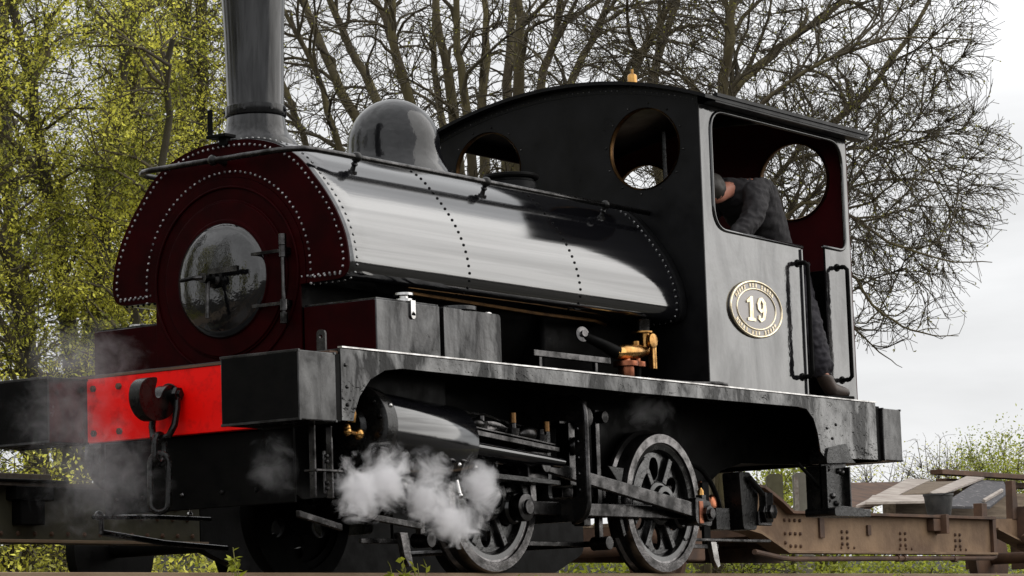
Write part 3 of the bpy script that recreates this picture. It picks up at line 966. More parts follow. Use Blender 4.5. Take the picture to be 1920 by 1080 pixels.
obj('step_bar', l, 'dark_steel', LOCO, 0.004)

# --- injector valve
inj = obj('injector', MB().lathe([(0.036, -0.04), (0.045, 0.0), (0.048, 0.03), (0.042, 0.035), (0.052, 0.06), (0.050, 0.24), (0.038, 0.28), (0.032, 0.34)], (3.37, -0.86, 1.42), (1, 0, 0.10), 20),
          'brass', LOCO, 0.003, smooth=40, label='brass injector body')
b = MB()
b.lathe([(0.052, 0), (0.058, 0.07), (0.062, 0.075), (0.02, 0.085)], (3.70, -0.84, 1.585), (0, 0, 1), 16)
obj('valve_cap', b, 'dark_steel', inj)
b = MB().lathe([(0.075, 0), (0.075, 0.014)], (3.70, -0.84, 1.57), (0, 0, 1), 18)
b.lathe([(0.038, 0), (0.05, 0.01), (0.05, 0.03), (0.022, 0.034)], (3.70, -0.90, 1.515), (0, -1, 0), 14)
b.tube([(3.70, -0.86, 1.46), (3.70, -0.86, 1.57)], 0.034, 12)
b.obox((3.735, -0.885, 1.42), (0.012, 0, 0), (0, 0.02, 0), (0, 0, 0.085))
b.obox((3.76, -0.885, 1.42), (0.010, 0, 0), (0, 0.02, 0), (0, 0, 0.085))
b.lathe([(0.028, 0), (0.028, 0.05)], (3.58, -0.86, 1.46), (0, 0, 1), 12)
obj('valve_chest', b, 'brass', inj, 0.003)
b = MB().lathe([(0.085, -0.02), (0.085, 0.015)], (3.46, -0.86, 1.355), (0, 0, 1), 16)
b.lathe([(0.055, -0.015), (0.055, 0.02)], (3.60, -0.86, 1.355), (0, 0, 1), 14)
b.lathe([(0.040, -0.13), (0.055, -0.08), (0.055, -0.02)], (3.46, -0.86, 1.355), (0, 0, 1), 14)
b.tube([(3.46, -0.86, 1.36), (3.46, -0.86, 1.42)], 0.032, 10)
b.tube([(3.60, -0.86, 1.36), (3.60, -0.86, 1.43)], 0.022, 10)
obj('flange', b, 'copper', inj, 0.003)
b = MB().tube([(3.60, -0.86, 1.34), (3.60, -0.86, 1.215)], [0.024, 0.018], 10)
b.tube([(3.36, -0.86, 1.42), (3.25, -0.82, 1.47), (3.15, -0.75, 1.525)], [0.045, 0.036, 0.03], 12)
each('delivery_pipe', b, 'dull_black', inj)
b = MB().lathe([(0.050, 0), (0.050, 0.012), (0.022, 0.016), (0.022, 0.04)], (3.13, -0.74, 1.535), (-0.35, -0.9, 0.1), 18)
obj('hand_wheel', b, 'wheel_rim', inj)
b = MB().tube([(1.2, -0.80, 1.645), (2.6, -0.78, 1.625), (3.3, -0.74, 1.635), (3.6, -0.62, 1.64)], 0.012, 8)
obj('feed_pipe', b, 'dark_brass', LOCO)

# --- cab
CX0, CX1, CY = 4.14, 6.21, 1.078


def roof_z(y, z0=3.195, crown=0.180, half=1.078):
    return z0 + crown * (1 - (y / half) ** 2)


cab = LOCO
arc = [(-CY + 2 * CY * i / 30) for i in range(31)]


def end_plate(x0, x1, holes, material, skip=0):
    out = [(-CY, ZF + 0.003)] + [(y, roof_z(y)) for y in arc] + [(CY, ZF + 0.003)]
    return MB().plate('x', out, holes, x0, x1)


wins = [circle(-0.640, 2.886, 0.282, 40), circle(0.670, 2.886, 0.282, 40)]
fpz = [(-CY, ZF + 0.003)] + [(y, roof_z(y)) for y in arc] + [(CY, ZF + 0.003)]
fpl = obj('cab_front_sheet', MB().plate('x', fpz, wins, CX0, CX0 + 0.012), 'cab_front_black', cab)
for wy in (-0.640, 0.670):
    rgm = MB().lathe([(0.283, -0.006), (0.283, 0.036), (0.276, 0.036), (0.272, 0.0), (0.276, -0.006)], (CX0, wy, 2.886), (1, 0, 0), 48, cap=False)
    obj('window_rim', rgm, 'dark_brass', fpl, smooth=40)
    st_ = MB()
    for i in range(12):
        a = 2 * PI * i / 12 + 0.13
        st_.stud((CX0, wy + 0.312 * math.cos(a), 2.886 + 0.312 * math.sin(a)), (-1, 0, 0), 0.008)
    obj('rivet_row', st_, 'dark_steel', fpl, kind='stuff')
rv = MB()
for i in range(46):
    y = -1.04 + 2.08 * i / 45
    rv.stud((CX0, y, roof_z(y) - 0.032), (-1, 0, 0), 0.007)
obj('rivet_row', rv, 'dark_steel', fpl, kind='stuff')
obj('angle_strip', MB().plate('x', [(y, roof_z(y) - 0.052) for y in arc] + [(y, roof_z(y) - 0.006) for y in reversed(arc)], [], CX0 - 0.004, CX0 - 0.0005), 'cab_front_black', fpl)
wins = [circle(-0.650, 2.886, 0.29, 40), circle(0.650, 2.886, 0.29, 40)]
rpl = obj('cab_rear_sheet', MB().plate('x', fpz, wins, CX1 - 0.012, CX1), 'inside_maroon', cab, label='maroon painted rear sheet with round windows')
for wy in (-0.65, 0.65):
    rgm = MB().lathe([(0.291, -0.036), (0.291, 0.01), (0.282, 0.01), (0.278, -0.03), (0.283, -0.036)], (CX1 - 0.012, wy, 2.886), (1, 0, 0), 48, cap=False)
    obj('window_rim', rgm, 'dark_brass', rpl, smooth=40)
# side sheets: window joined to the doorway
WX0, WX1, WZ0, WZ1, DX0, DX1 = 4.285, 6.135, 2.300, 3.118, 5.462, 5.822
sheet = [(CX0 + 0.012, ZF + 0.003), (CX0 + 0.012, 3.1955), (CX1 - 0.012, 3.1955), (CX1 - 0.012, ZF + 0.003), (DX1, ZF + 0.003), (DX1, WZ0 + 0.02)]
sheet += rounded([(WX1, WZ0 + 0.02), (WX1, WZ1), (WX0, WZ1), (WX0, WZ0)], [0.10, 0.19, 0.16, 0.17], 8)
sheet += [(DX0, WZ0 - 0.012), (DX0, ZF + 0.003)]
for s in (-1, 1):
    y0, y1 = sorted((s * (CY - 0.012), s * CY))
    ss = obj('cab_side_sheet', MB().plate('y', sheet, [], y0, y1), 'sheet_black', cab)
    y0, y1 = sorted((s * (CY - 0.016), s * (CY - 0.0125)))
    obj('inner_lining', MB().plate('y', sheet, [], y0, y1), 'dull_black', ss)
    bead = [(DX0 + 0.02, s * (CY + 0.001), WZ0 - 0.012)] + [(p[0], s * (CY + 0.001), p[1]) for p in reversed(rounded([(WX1, WZ0 + 0.02), (WX1, WZ1), (WX0, WZ1), (WX0, WZ0)], [0.10, 0.19, 0.16, 0.17], 8))] + [(DX1 - 0.03, s * (CY + 0.001), WZ0 + 0.02)]
    obj('window_beading', MB().tube(bead, 0.0125, 8), 'sheet_black', ss, smooth=180)
    ed = MB().box(DX0 - 0.012, DX0 + 0.006, *sorted((s * (CY + 0.001), s * (CY + 0.014))), ZF + 0.02, WZ0 - 0.03)
    obj('door_edging', ed, 'sheet_black', ss, 0.004)
    rv = MB()
    for x in (4.95, 5.65):
        rv.nut((x, s * CY, 3.156), (0, s, 0), 0.014, 0.01)
    obj('bolt_row', rv, 'dull_black', ss, kind='stuff')
    obj('top_angle', MB().box(CX0 + 0.012, CX1 - 0.012, *sorted((s * (CY + 0.0005), s * (CY + 0.006))), 3.176, 3.186), 'sheet_black', ss)
    for (hx, z0, z1) in ((5.405, 1.36, 2.165), (5.985, 1.37, 2.185)):
        hy = s * (CY + 0.082)
        q = [(hx, s * CY, z0), (hx, s * (CY + 0.06), z0), (hx, hy, z0 + 0.022), (hx, hy, z0 + 0.06), (hx, hy, z1 - 0.06), (hx, hy, z1 - 0.022), (hx, s * (CY + 0.06), z1), (hx, s * CY, z1)]
        hh = MB().tube(q, 0.0155, 10)
        for z in (z0, z1):
            hh.ball((hx, s * (CY + 0.045), z), 0.018, 12, 7)
            hh.lathe([(0.030, 0.0), (0.026, 0.012)], (hx, s * CY, z), (0, s, 0), 12)
        obj('door_handrail', hh, 'dull_black', ss, smooth=60)
rf = MB()
RX0, RX1, RY = 4.06, 6.36, 1.185
ra = [-RY + 2 * RY * i / 40 for i in range(41)]
for x in (RX0, RX1):
    for (dz) in (0.0015, 0.0255):
        for y in ra:
            rf.v.append((x, y, roof_z(y) + dz))
k = len(ra)
for j in range(k - 1):
    rf.f += [(j, j + 1, 2 * k + j + 1, 2 * k + j), (k + j, k + j + 1, 3 * k + j + 1, 3 * k + j), (j, j + 1, k + j + 1, k + j), (2 * k + j, 2 * k + j + 1, 3 * k + j + 1, 3 * k + j)]
rf.f += [(0, k, 3 * k, 2 * k), (k - 1, 2 * k - 1, 4 * k - 1, 3 * k - 1)]
roof = obj('cab_roof', rf, 'cab_front_black', cab, smooth=30)
gt = MB()
for s in (-1, 1):
    gt.box(4.20, 6.36, *sorted((s * (RY - 0.02), s * (RY + 0.012))), roof_z(RY) + 0.0265, roof_z(RY) + 0.050)
    gt.box(4.20, 6.34, *sorted((s * (CY + 0.008), s * (RY - 0.004))), roof_z(RY) - 0.011, roof_z(RY) + 0.0005)
each('rain_strip', gt, 'cab_front_black', roof)
wh = MB().lathe([(0.03, 3.36), (0.03, 3.42), (0.016, 3.43), (0.016, 3.475), (0.036, 3.478), (0.036, 3.60), (0.028, 3.612), (0.010, 3.62), (0.010, 3.65)], (5.0, -0.02, 0), (0, 0, 1), 16)
obj('whistle', wh, 'brass', cab)
cf = MB().box(CX0 + 0.02, CX1 - 0.02, -CY + 0.03, CY - 0.03, ZF + 0.004, ZF + 0.03)
obj('cab_floor', cf, 'old_wood', cab)
bk = MB().lathe([(0.57, 0.0), (0.57, 0.42), (0.52, 0.46), (0.05, 0.47)], (CX0 + 0.014, 0, 1.86), (1, 0, 0), 36)
bk.box(CX0 + 0.014, CX0 + 0.46, -0.5, 0.5, ZF + 0.03, 1.8)
bh = obj('backhead', bk, 'dull_black', cab)
bp = MB()
bp.tube([(4.62, -0.35, 2.15), (4.75, -0.42, 2.6), (4.70, -0.45, 3.1)], 0.016, 8)
bp.tube([(4.62, 0.25, 2.2), (4.80, 0.30, 2.7), (4.72, 0.28, 3.15)], 0.014, 8)
bp.lathe([(0.09, 0), (0.09, 0.05)], (4.7, -0.3, 2.62), (1, 0, 0), 20)
each('fittings', bp, 'oily_black', bh)
obj('coal_bunker', MB().box(5.93, CX1 - 0.014, -CY + 0.03, CY - 0.05, ZF + 0.03, 2.17), 'dull_black', cab, 0.006)

# --- number plate
pl = MB().plate('y', oval(4.782, 1.790, 0.352, 0.196, 56), [], -CY - 0.012, -CY - 0.001)
npl = obj('number_plate', pl, 'plate_field', cab, 0.004, label='oval number plate with a brass rim')
rm_ = MB()
for (a, b_, w) in ((0.345, 0.190, 0.0095), (0.262, 0.140, 0.007)):
    rm_.tube([(p[0], -CY - 0.012, p[1]) for p in oval(4.782, 1.790, a, b_, 60)], w, 8, closed=True)
obj('plate_rim', rm_, 'plate_brass', npl, smooth=180)
ltr = MB()
for (a0, a1, n) in ((150, 42, 15), (208, 322, 15)):
    for i in range(n):
        if i in (5, 9):
            continue
        a = R(a0 + (a1 - a0) * i / (n - 1))
        c = (4.782 + 0.304 * math.cos(a), -CY - 0.012, 1.790 + 0.165 * math.sin(a))
        t_ = Vector((-0.304 * math.sin(a), 0, 0.165 * math.cos(a))).normalized()
        nn = Vector((t_.z, 0, -t_.x))
        ltr.obox(c, t_ * 0.0035, (0, 0.004, 0), nn * 0.0135)
        ltr.obox(Vector(c) + t_ * 0.010, t_ * 0.0030, (0, 0.004, 0), nn * 0.0135)
        ltr.obox(Vector(c) + t_ * 0.005 + nn * (0.010 * (i % 3 - 1)), t_ * 0.006, (0, 0.004, 0), nn * 0.003)
obj('worn_lettering', ltr, 'plate_brass', npl, kind='stuff')
one = [(-0.115, -0.085), (-0.115, -0.066), (-0.088, -0.060), (-0.088, 0.045), (-0.118, 0.035), (-0.122, 0.052), (-0.070, 0.087), (-0.045, 0.087), (-0.045, -0.060), (-0.018, -0.066), (-0.018, -0.085)]
nine_o = [(0.052, -0.088), (0.10, -0.065), (0.122, 0.0), (0.115, 0.055), (0.075, 0.088), (0.035, 0.080), (0.010, 0.040), (0.018, 0.0), (0.055, -0.025), (0.080, -0.014),
          (0.072, -0.052), (0.052, -0.062), (0.044, -0.040), (0.022, -0.040), (0.018, -0.068)]
nine_h = [(0.062, 0.066), (0.080, 0.040), (0.078, 0.015), (0.064, 0.0), (0.052, 0.010), (0.048, 0.040)]
nu = MB()
nu.plate('y', [(4.782 + x * 1.12, 1.790 + z) for x, z in one], [], -CY - 0.020, -CY - 0.011)
obj('numeral', nu, 'plate_brass', npl, 0.002)
nu = MB().plate('y', [(4.775 + x * 1.12, 1.790 + z) for x, z in nine_o], [[(4.775 + x * 1.12, 1.790 + z) for x, z in nine_h]], -CY - 0.020, -CY - 0.011)
obj('numeral', nu, 'plate_brass', npl, 0.002)

# --- wheels
RW = 0.462
WX = (1.987, 3.930)


def wheel(x, s):
    w = bpy.data.objects.new('wheel', None)
    COL.objects.link(w)
    w.parent = LOCO
    w.location = Vector((x, 0, RW)) - Vector(LOCO.location)

    def add(nm, mb, m, bev=0, sm=40):
        return obj(nm, mb, m, w, bev, sm, local=True)
    ty = MB().lathe([(0.385, 0.675), (0.490, 0.678), (0.490, 0.700), (RW + 0.006, 0.715), (RW, 0.80), (RW - 0.006, 0.815), (0.400, 0.815), (0.398, 0.800), (0.385, 0.798), (0.385, 0.675)], (0, 0, 0), (0, s, 0), 72, cap=False)
    add('tyre', ty, 'wheel_rim' if s < 0 else 'dull_black')
    wp = 'wheel_paint' if s < 0 else 'dull_black'  # far wheels get a duller black, standing in for shade under the locomotive
    rim = MB().lathe([(0.385, 0.69), (0.386, 0.796), (0.355, 0.790), (0.345, 0.77), (0.335, 0.72), (0.335, 0.69), (0.385, 0.69)], (0, 0, 0), (0, s, 0), 64, cap=False)
    add('rim', rim, wp)
    holes = []
    for i in range(6):
        a = 2 * PI * i / 6 + PI / 6
        holes.append(oval(0.232 * math.cos(a), 0.232 * math.sin(a), 0.075, 0.055, 18, a))
    web = MB().plate('y', circle(0, 0, 0.34, 48), holes, *sorted((s * 0.715, s * 0.745)))
    add('web', web, wp, 0.008)
    for i in range(6):
        a = 2 * PI * i / 6
        d = Vector((math.cos(a), 0, math.sin(a)))
        t = Vector((-d.z, 0, d.x))
        sp = MB().obox(d * 0.225 + Vector((0, s * 0.755, 0)), d * 0.115, t * 0.026, (0, 0.024, 0))
        add('spoke', sp, wp, 0.010)
    hb = MB().lathe([(0.150, 0.70), (0.145, 0.785), (0.130, 0.795), (0.118, 0.797), (0.110, 0.83), (0.075, 0.832), (0.072, 0.80), (0.045, 0.80), (0.045, 0.842), (0.02, 0.846)], (0, 0, 0), (0, s, 0), 36)
    add('hub', hb, wp, 0, 45)
    pa = R(-17) if s < 0 else R(73)
    cxx, czz = 0.229 * math.cos(pa), 0.229 * math.sin(pa)
    cb = MB().lathe([(0.10, 0.70), (0.10, 0.81), (0.085, 0.825)], (cxx, 0, czz), (0, s, 0), 28)
    add('crank_boss', cb, wp)
    bw = [(0.335 * math.cos(a), 0.335 * math.sin(a)) for a in [pa + PI - 0.75 + 1.5 * i / 14 for i in range(15)]]
    bw += [(0.245 * math.cos(a), 0.245 * math.sin(a)) for a in [pa + PI + 0.62 - 1.24 * i / 10 for i in range(11)]]
    add('balance_weight', MB().plate('y', bw, [], *sorted((s * 0.746, s * 0.785))), wp, 0.006)
    return w


for x in WX:
    for s in (-1, 1):
        wheel(x, s)
    obj('axle', MB().lathe([(0.075, -0.70), (0.075, 0.70)], (x, 0, RW), (0, 1, 0), 20), 'oily_black', LOCO)

PIN = (0.229 * math.cos(R(-17)), RW + 0.229 * math.sin(R(-17)))


def rod_poly(x0, z0, x1, z1, h0, h1):
    d = Vector((x1 - x0, z1 - z0)).normalized()
    n_ = Vector((-d.y, d.x))
    a, b_ = Vector((x0, z0)), Vector((x1, z1))
    return [tuple(a + n_ * h0), tuple(b_ + n_ * h1), tuple(b_ - n_ * h1), tuple(a - n_ * h0)]


for s in (-1, 1):
    pz = PIN[1] if s < 0 else RW + 0.229 * math.sin(R(73))
    px = PIN[0] if s < 0 else 0.229 * math.cos(R(73))
    p = MB().plate('y', rod_poly(WX[0] + px + 0.07, pz, WX[1] + px - 0.07, pz, 0.042, 0.042), [], *sorted((s * 0.855, s * 0.890)))
    cr_ = obj('coupling_rod', p, 'dark_steel', LOCO, 0.006)
    for x in WX:
        obj('rod_end', MB().lathe([(0.082, 0.84), (0.086, 0.85), (0.086, 0.905), (0.045, 0.91), (0.045, 0.93)], (x + px, 0, pz), (0, s, 0), 28), 'dark_steel', cr_, 0.004)
    cz0 = 0.650
    cxh = 2.30 if s < 0 else 2.48
    p = MB().plate('y', rod_poly(cxh, cz0, WX[1] + px - 0.10, pz + 0.012, 0.037, 0.050), [], *sorted((s * 0.945, s * 0.985)))
    cn_ = obj('connecting_rod', p, 'dark_steel', LOCO, 0.007)
    xe = WX[1] + px
    be = MB().plate('y', rounded([(xe - 0.125, pz - 0.075), (xe - 0.125, pz + 0.10), (xe + 0.075, pz + 0.07), (xe + 0.075, pz - 0.095)], 0.035), [], *sorted((s * 0.928, s * 1.002)))
    be.lathe([(0.055, 1.0), (0.055, 1.03), (0.035, 1.032), (0.035, 1.05)], (xe + 0.015, 0, pz - 0.01), (0, s, 0), 8)
    be.box(xe - 0.02, xe + 0.03, *sorted((s * 0.94, s * 0.99)), pz + 0.07, pz + 0.115)
    obj('big_end', be, 'dark_steel', cn_, 0.006)
    br = MB().box(xe - 0.085, xe - 0.035, *sorted((s * 0.935, s * 1.008)), pz - 0.078, pz + 0.072)
    obj('big_end_brass', br, 'copper', cn_, 0.004)
    oc = MB().lathe([(0.022, 0.0), (0.022, 0.03), (0.008, 0.05)], (xe + 0.005, s * 0.965, pz + 0.113), (0, 0, 1), 12)
    obj('oil_cup', oc, 'brass', cn_)

# --- cylinders, slide bars, motion brackets
AX0, AX1 = Vector((0.545, 0, 0.800)), Vector((1.50, 0, 0.736))
AD = (AX1 - AX0).normalized()
for s in (-1, 1):
    yc = s * 0.905
    o0 = Vector((AX0.x, yc, AX0.z))
    cy_ = obj('cylinder', MB().lathe([(0.225, 0.06), (0.232, 0.075), (0.232, 0.86), (0.222, 0.875)], o0, AD, 64), 'cylinder_black', LOCO, smooth=40, label='polished black outside cylinder')
    fl_ = MB().lathe([(0.20, -0.06), (0.235, -0.05), (0.252, -0.04), (0.252, 0.055), (0.245, 0.062)], o0, AD, 64)
    fl_.lathe([(0.06, -0.10), (0.10, -0.095), (0.12, -0.062)], o0, AD, 28)
    obj('front_cover', fl_, 'oily_black', cy_, 0.003, smooth=40)
    b = MB()
    e1 = Vector((0, 1, 0))
    e2 = AD.cross(e1)
    for i in range(14):
        a = 2 * PI * i / 14 + 0.2
        q = o0 - AD * 0.05 + (e1 * math.cos(a) + e2 * math.sin(a)) * 0.213
        b.nut(q, -AD, 0.015, 0.018)
    obj('cover_nut', b, 'dark_steel', cy_, kind='stuff')
    b = MB()
    for d_, a in ((0.02, 150), (0.02, 40), (0.70, 215), (0.86, 215)):
        q = o0 + AD * (d_) + (e1 * math.cos(R(a)) * -s + e2 * math.sin(R(a))) * 0.25
        b.ball(q, 0.016, 10, 6)
    b.tube([o0 + AD * 0.78 + Vector((0, s * 0.12, -0.22)), o0 + AD * 0.78 + Vector((0, s * 0.14, -0.30))], 0.012, 8)
    b.ball(o0 + AD * 0.78 + Vector((0, s * 0.14, -0.31)), 0.018)
    b.ball(o0 + AD * 0.30 + Vector((0, s * 0.1, -0.29)), 0.018)
    obj('drain_cock', b, 'bright_steel', cy_)
    obj('steam_chest', MB().box(0.60, 1.42, *sorted((s * 0.62, s * 0.90)), 0.95, 1.15), 'dull_black', cy_, 0.02)
    bc = o0 + AD * 0.88
    cv = MB().lathe([(0.20, 0.0), (0.20, 0.03), (0.12, 0.035), (0.11, 0.08)], bc, AD, 32)
    obj('rear_cover', cv, 'oily_black', cy_, 0.003)
    # tapered slide-bar casing towards the motion bracket
    e = Vector((2.46, yc, 0.672))
    sd = MB()
    vs = []
    for (p_, h0, h1) in ((bc + AD * 0.03, 0.055, 0.075), (e, 0.035, 0.045)):
        for k_ in range(13):
            a = PI * k_ / 12
            vs.append(p_ + Vector((0, s * (0.015 + 0.115 * math.sin(a)), math.cos(a) * (h0 if a < PI / 2 else h1))))
    nn = 13
    sd.add(vs, [(i, i + 1, nn + i + 1, nn + i) for i in range(nn - 1)] + [(0, nn, 2 * nn - 1, nn - 1), tuple(range(nn)), tuple(range(nn, 2 * nn))])
    slb = obj('slide_bar_casing', sd, 'cylinder_black', LOCO, smooth=50)
    up = MB().plate('y', [(1.50, 0.845), (2.46, 0.765), (2.46, 0.735), (1.50, 0.812)], [], *sorted((s * 0.86, s * 0.99)))
    up.plate('y', [(1.50, 0.870), (2.44, 0.788), (2.44, 0.775), (1.50, 0.857)], [], *sorted((s * 0.88, s * 0.975)))
    obj('slide_bar', up, 'dark_steel', slb, 0.004)
    lo = MB().plate('y', [(1.50, 0.595), (2.46, 0.560), (2.46, 0.53), (1.50, 0.560)], [], *sorted((s * 0.86, s * 0.99)))
    obj('slide_bar', lo, 'oily_black', slb, 0.004)
    oi = MB()
    for x, z in ((1.72, 0.845), (2.05, 0.817), (2.35, 0.79)):
        oi.lathe([(0.035, 0), (0.04, 0.05), (0.02, 0.055), (0.02, 0.085), (0.028, 0.09)], (x, s * 0.93, z), (0, 0, 1), 12)
    oi.tube([(1.56, s * 0.9, 0.95), (1.8, s * 0.9, 0.94), (2.1, s * 0.88, 0.90), (2.42, s * 0.88, 0.87)], 0.011, 8)
    oi.ball((1.66, s * 0.93, 0.88), 0.05, 12, 8, (1.4, 1, 0.8))
    oi.ball((2.20, s * 0.92, 0.84), 0.06, 12, 8, (1.5, 1, 0.9))
    obj('oil_box', oi, 'dark_steel', slb)
    ob = MB()
    for x, z in ((2.02, 0.90), (2.38, 0.862)):
        ob.lathe([(0.022, 0), (0.022, 0.06)], (x, s * 0.95, z), (0, 0, 1), 12)
    each('oil_cup', ob, 'dark_brass', slb)
    # motion bracket: deep plate with rounded corners
    mo = rounded([(2.47, 1.12), (2.70, 1.12), (2.70, 0.31), (2.47, 0.31)], [0, 0.0, 0.0, 0])
    mb_ = MB()
    yz = rounded([(s * 0.60, 1.18), (s * 1.08, 1.06), (s * 1.08, 0.31), (s * 0.62, 0.31)], [0, 0.10, 0.12, 0.05], 7)
    hole = rounded([(s * 0.80, 0.95), (s * 1.01, 0.93), (s * 1.01, 0.45), (s * 0.80, 0.45)], 0.04, 4)
    mb_.plate('x', yz, [hole], 2.60, 2.64)
    mbr = obj('motion_bracket', mb_, 'oily_black', LOCO, 0.006)
    edge = [(2.62, p[0] * 1.002, p[1]) for p in yz if abs(p[0]) > 0.7]
    obj('bracket_flange', MB().tube(edge, 0.020, 8), 'dark_steel', mbr, smooth=180)
    rv = MB()
    for z in (0.50, 0.60, 0.70, 0.80, 0.88):
        rv.stud((2.598, s * 1.035, z), (-1, 0, 0), 0.013)
    obj('bolt_row', rv, 'dark_steel', mbr, kind='stuff')
    xh = MB().box(2.20, 2.42, *sorted((s * 0.82, s * 0.93)), 0.545, 0.74)
    xh.lathe([(0.05, 0.92), (0.05, 1.0)], (2.30, 0, 0.65), (0, s, 0), 18)
    obj('crosshead', xh, 'dark_steel', LOCO, 0.008)
    obj('piston_rod', MB().tube([bc, (2.25, yc, 0.678)], 0.03, 14), 'bright_steel', LOCO)

# --- drain pipe in brass at the front of the near cylinder
b = MB().tube([(0.26, -1.10, 0.90), (0.262, -1.10, 0.862), (0.262, -1.10, 0.815)], [0.014, 0.02, 0.013], 10)
b.tube([(0.262, -1.06, 0.81), (0.265, -1.055, 0.775), (0.30, -1.05, 0.765), (0.38, -1.04, 0.762)], 0.013, 10)
for q, r_ in (((0.264, -1.055, 0.79), 0.022), ((0.265, -1.055, 0.768), 0.026), ((0.385, -1.04, 0.760), 0.034)):
    b.ball(q, r_, 12, 8)
obj('drain_pipe', b, 'brass', LOCO)

# --- front steps and brake rigging
b = MB()
for x in (0.04, 0.19):
    b.box(x, x + 0.014, -1.0, -0.96, 0.40, 0.80)
b.box(0.03, 0.26, -1.02, -0.93, 0.545, 0.558)
for z in (0.45, 0.48, 0.60, 0.63):
    b.stud((0.12, -1.02, z), (0, -1, 0), 0.014)
b.tube([(0.12, -1.0, 0.66), (0.12, -1.0, 0.42)], 0.011, 8)
obj('front_step', b, 'dark_steel', LOCO, 0.003)
b = MB().obox((0.08, -0.99, 0.275), (0.185, 0, -0.035), (0, 0.015, 0), (0.0, 0, 0.018))
b.obox((0.72, -0.99, 0.285), (0.28, 0, -0.028), (0, 0.015, 0), (0.0, 0, 0.018))
each('guard_bar', b, 'dark_steel', LOCO, 0.004)
for gx in (1.12, 4.60):
    gi = MB().plate('y', [(gx - 0.03, 0.235), (gx + 0.045, 0.235), (gx + 0.09, 0.05), (gx + 0.055, 0.035), (gx + 0.01, 0.09)], [], -0.775, -0.74)
    gi_ = obj('guard_iron', gi, 'wheel_rim' if gx < 2 else 'bright_steel', LOCO, 0.004)
    obj('iron_hanger', MB().box(gx - 0.045, gx + 0.04, -0.738, -0.715, 0.20, 0.62), 'dull_black', gi_, 0.003)
for x in (1.36, 3.27):
    bk_ = MB().plate('y', [(x + 0.02, 0.69)] + [(WX[0 if x < 2 else 1] - 0.50 * math.cos(R(a)), RW + 0.50 * math.sin(R(a))) for a in (26, 13, 0, -13, -26)] +
                     [(WX[0 if x < 2 else 1] - 0.535 * math.cos(R(a)), RW + 0.535 * math.sin(R(a))) for a in (-26, -13, 0, 13)], [], -0.80, -0.70)
    bs = obj('brake_block', bk_, 'oily_black', LOCO, 0.006)
    hg = MB().box(x - 0.06, x - 0.015, -0.77, -0.73, 0.16, 1.05)
    hg.lathe([(0.045, -0.83), (0.045, -0.70)], (x - 0.035, 0, 0.19), (0, 1, 0), 14)
    hg.lathe([(0.04, -0.83), (0.04, -0.70)], (x - 0.035, 0, 1.0), (0, 1, 0), 14)
    obj('hanger', hg, 'dark_steel', bs, 0.004)
b = MB().box(0.9, 4.9, -0.64, -0.62, 0.175, 0.205)
b.box(4.2, 5.35, -0.80, -0.775, 0.215, 0.235)
b.tube([(3.235, -0.8, 0.19), (3.235, 0.8, 0.19)], 0.02, 10)
each('brake_pull_rod', b, 'dark_steel', LOCO, 0.004)
b = MB().lathe([(0.055, -0.20), (0.055, 0.0), (0.075, 0.0), (0.075, 0.05), (0.045, 0.055)], (2.98, -0.80, 0.985), (-0.2, -1, 0), 18)
b.box(2.78, 2.95, -0.78, -0.7, 0.94, 1.03)
b.box(2.85, 2.93, -0.80, -0.70, 0.55, 0.95)
b.box(3.02, 3.10, -0.78, -0.70, 0.30, 1.10)
b.ball((2.90, -0.82, 0.80), 0.06, 12, 8, (1.3, 0.8, 1))
obj('valve_gear_bracket', b, 'dark_steel', LOCO, 0.005)
# damper gear and bearing under the cab
b = MB().plate('y', rounded([(4.95, 0.70), (5.10, 0.70), (5.20, 0.55), (5.16, 0.30), (4.98, 0.30)], 0.03, 3), [], -0.80, -0.66)
b.box(4.72, 4.90, -0.74, -0.60, 0.30, 0.45)
b.tube([(5.05, -0.82, 0.66), (5.20, -0.84, 0.54)], 0.022, 8)
dg = obj('damper_bracket', b, 'oily_black', LOCO, 0.006)
b = MB().lathe([(0.085, 0.0), (0.085, 0.05), (0.055, 0.055), (0.055, 0.085), (0.02, 0.09)], (5.26, -0.80, 0.425), (0, -1, 0), 6)
b.box(5.20, 5.30, -0.86, -0.80, 0.44, 0.56)
b.box(5.16, 5.34, -0.82, -0.79, 0.33, 0.43)
obj('hexagon_cap', b, 'dark_steel', dg, 0.006)
b = MB().tube([(4.62, -0.66, 0.62), (4.70, -0.68, 0.5), (4.66, -0.66, 0.36)], 0.03, 10)
b.ball((4.80, -0.66, 0.47), 0.07, 12, 8, (0.8, 0.5, 1.1))
obj('blow_down_pipe', b, 'copper', LOCO)
ar = MB().tube([(4.50 + 0.42 * math.cos(R(a)), -0.66, 0.33 + 0.42 * math.sin(R(a))) for a in range(0, 121, 8)], 0.018, 8)
ar.plate('y', [(4.50 + 0.41 * math.cos(R(a)), 0.33 + 0.41 * math.sin(R(a))) for a in range(60, 121, 10)] + [(4.32, 0.33), (4.62, 0.33)], [], -0.66, -0.65)
obj('splasher_plate', ar, 'dull_black', LOCO)
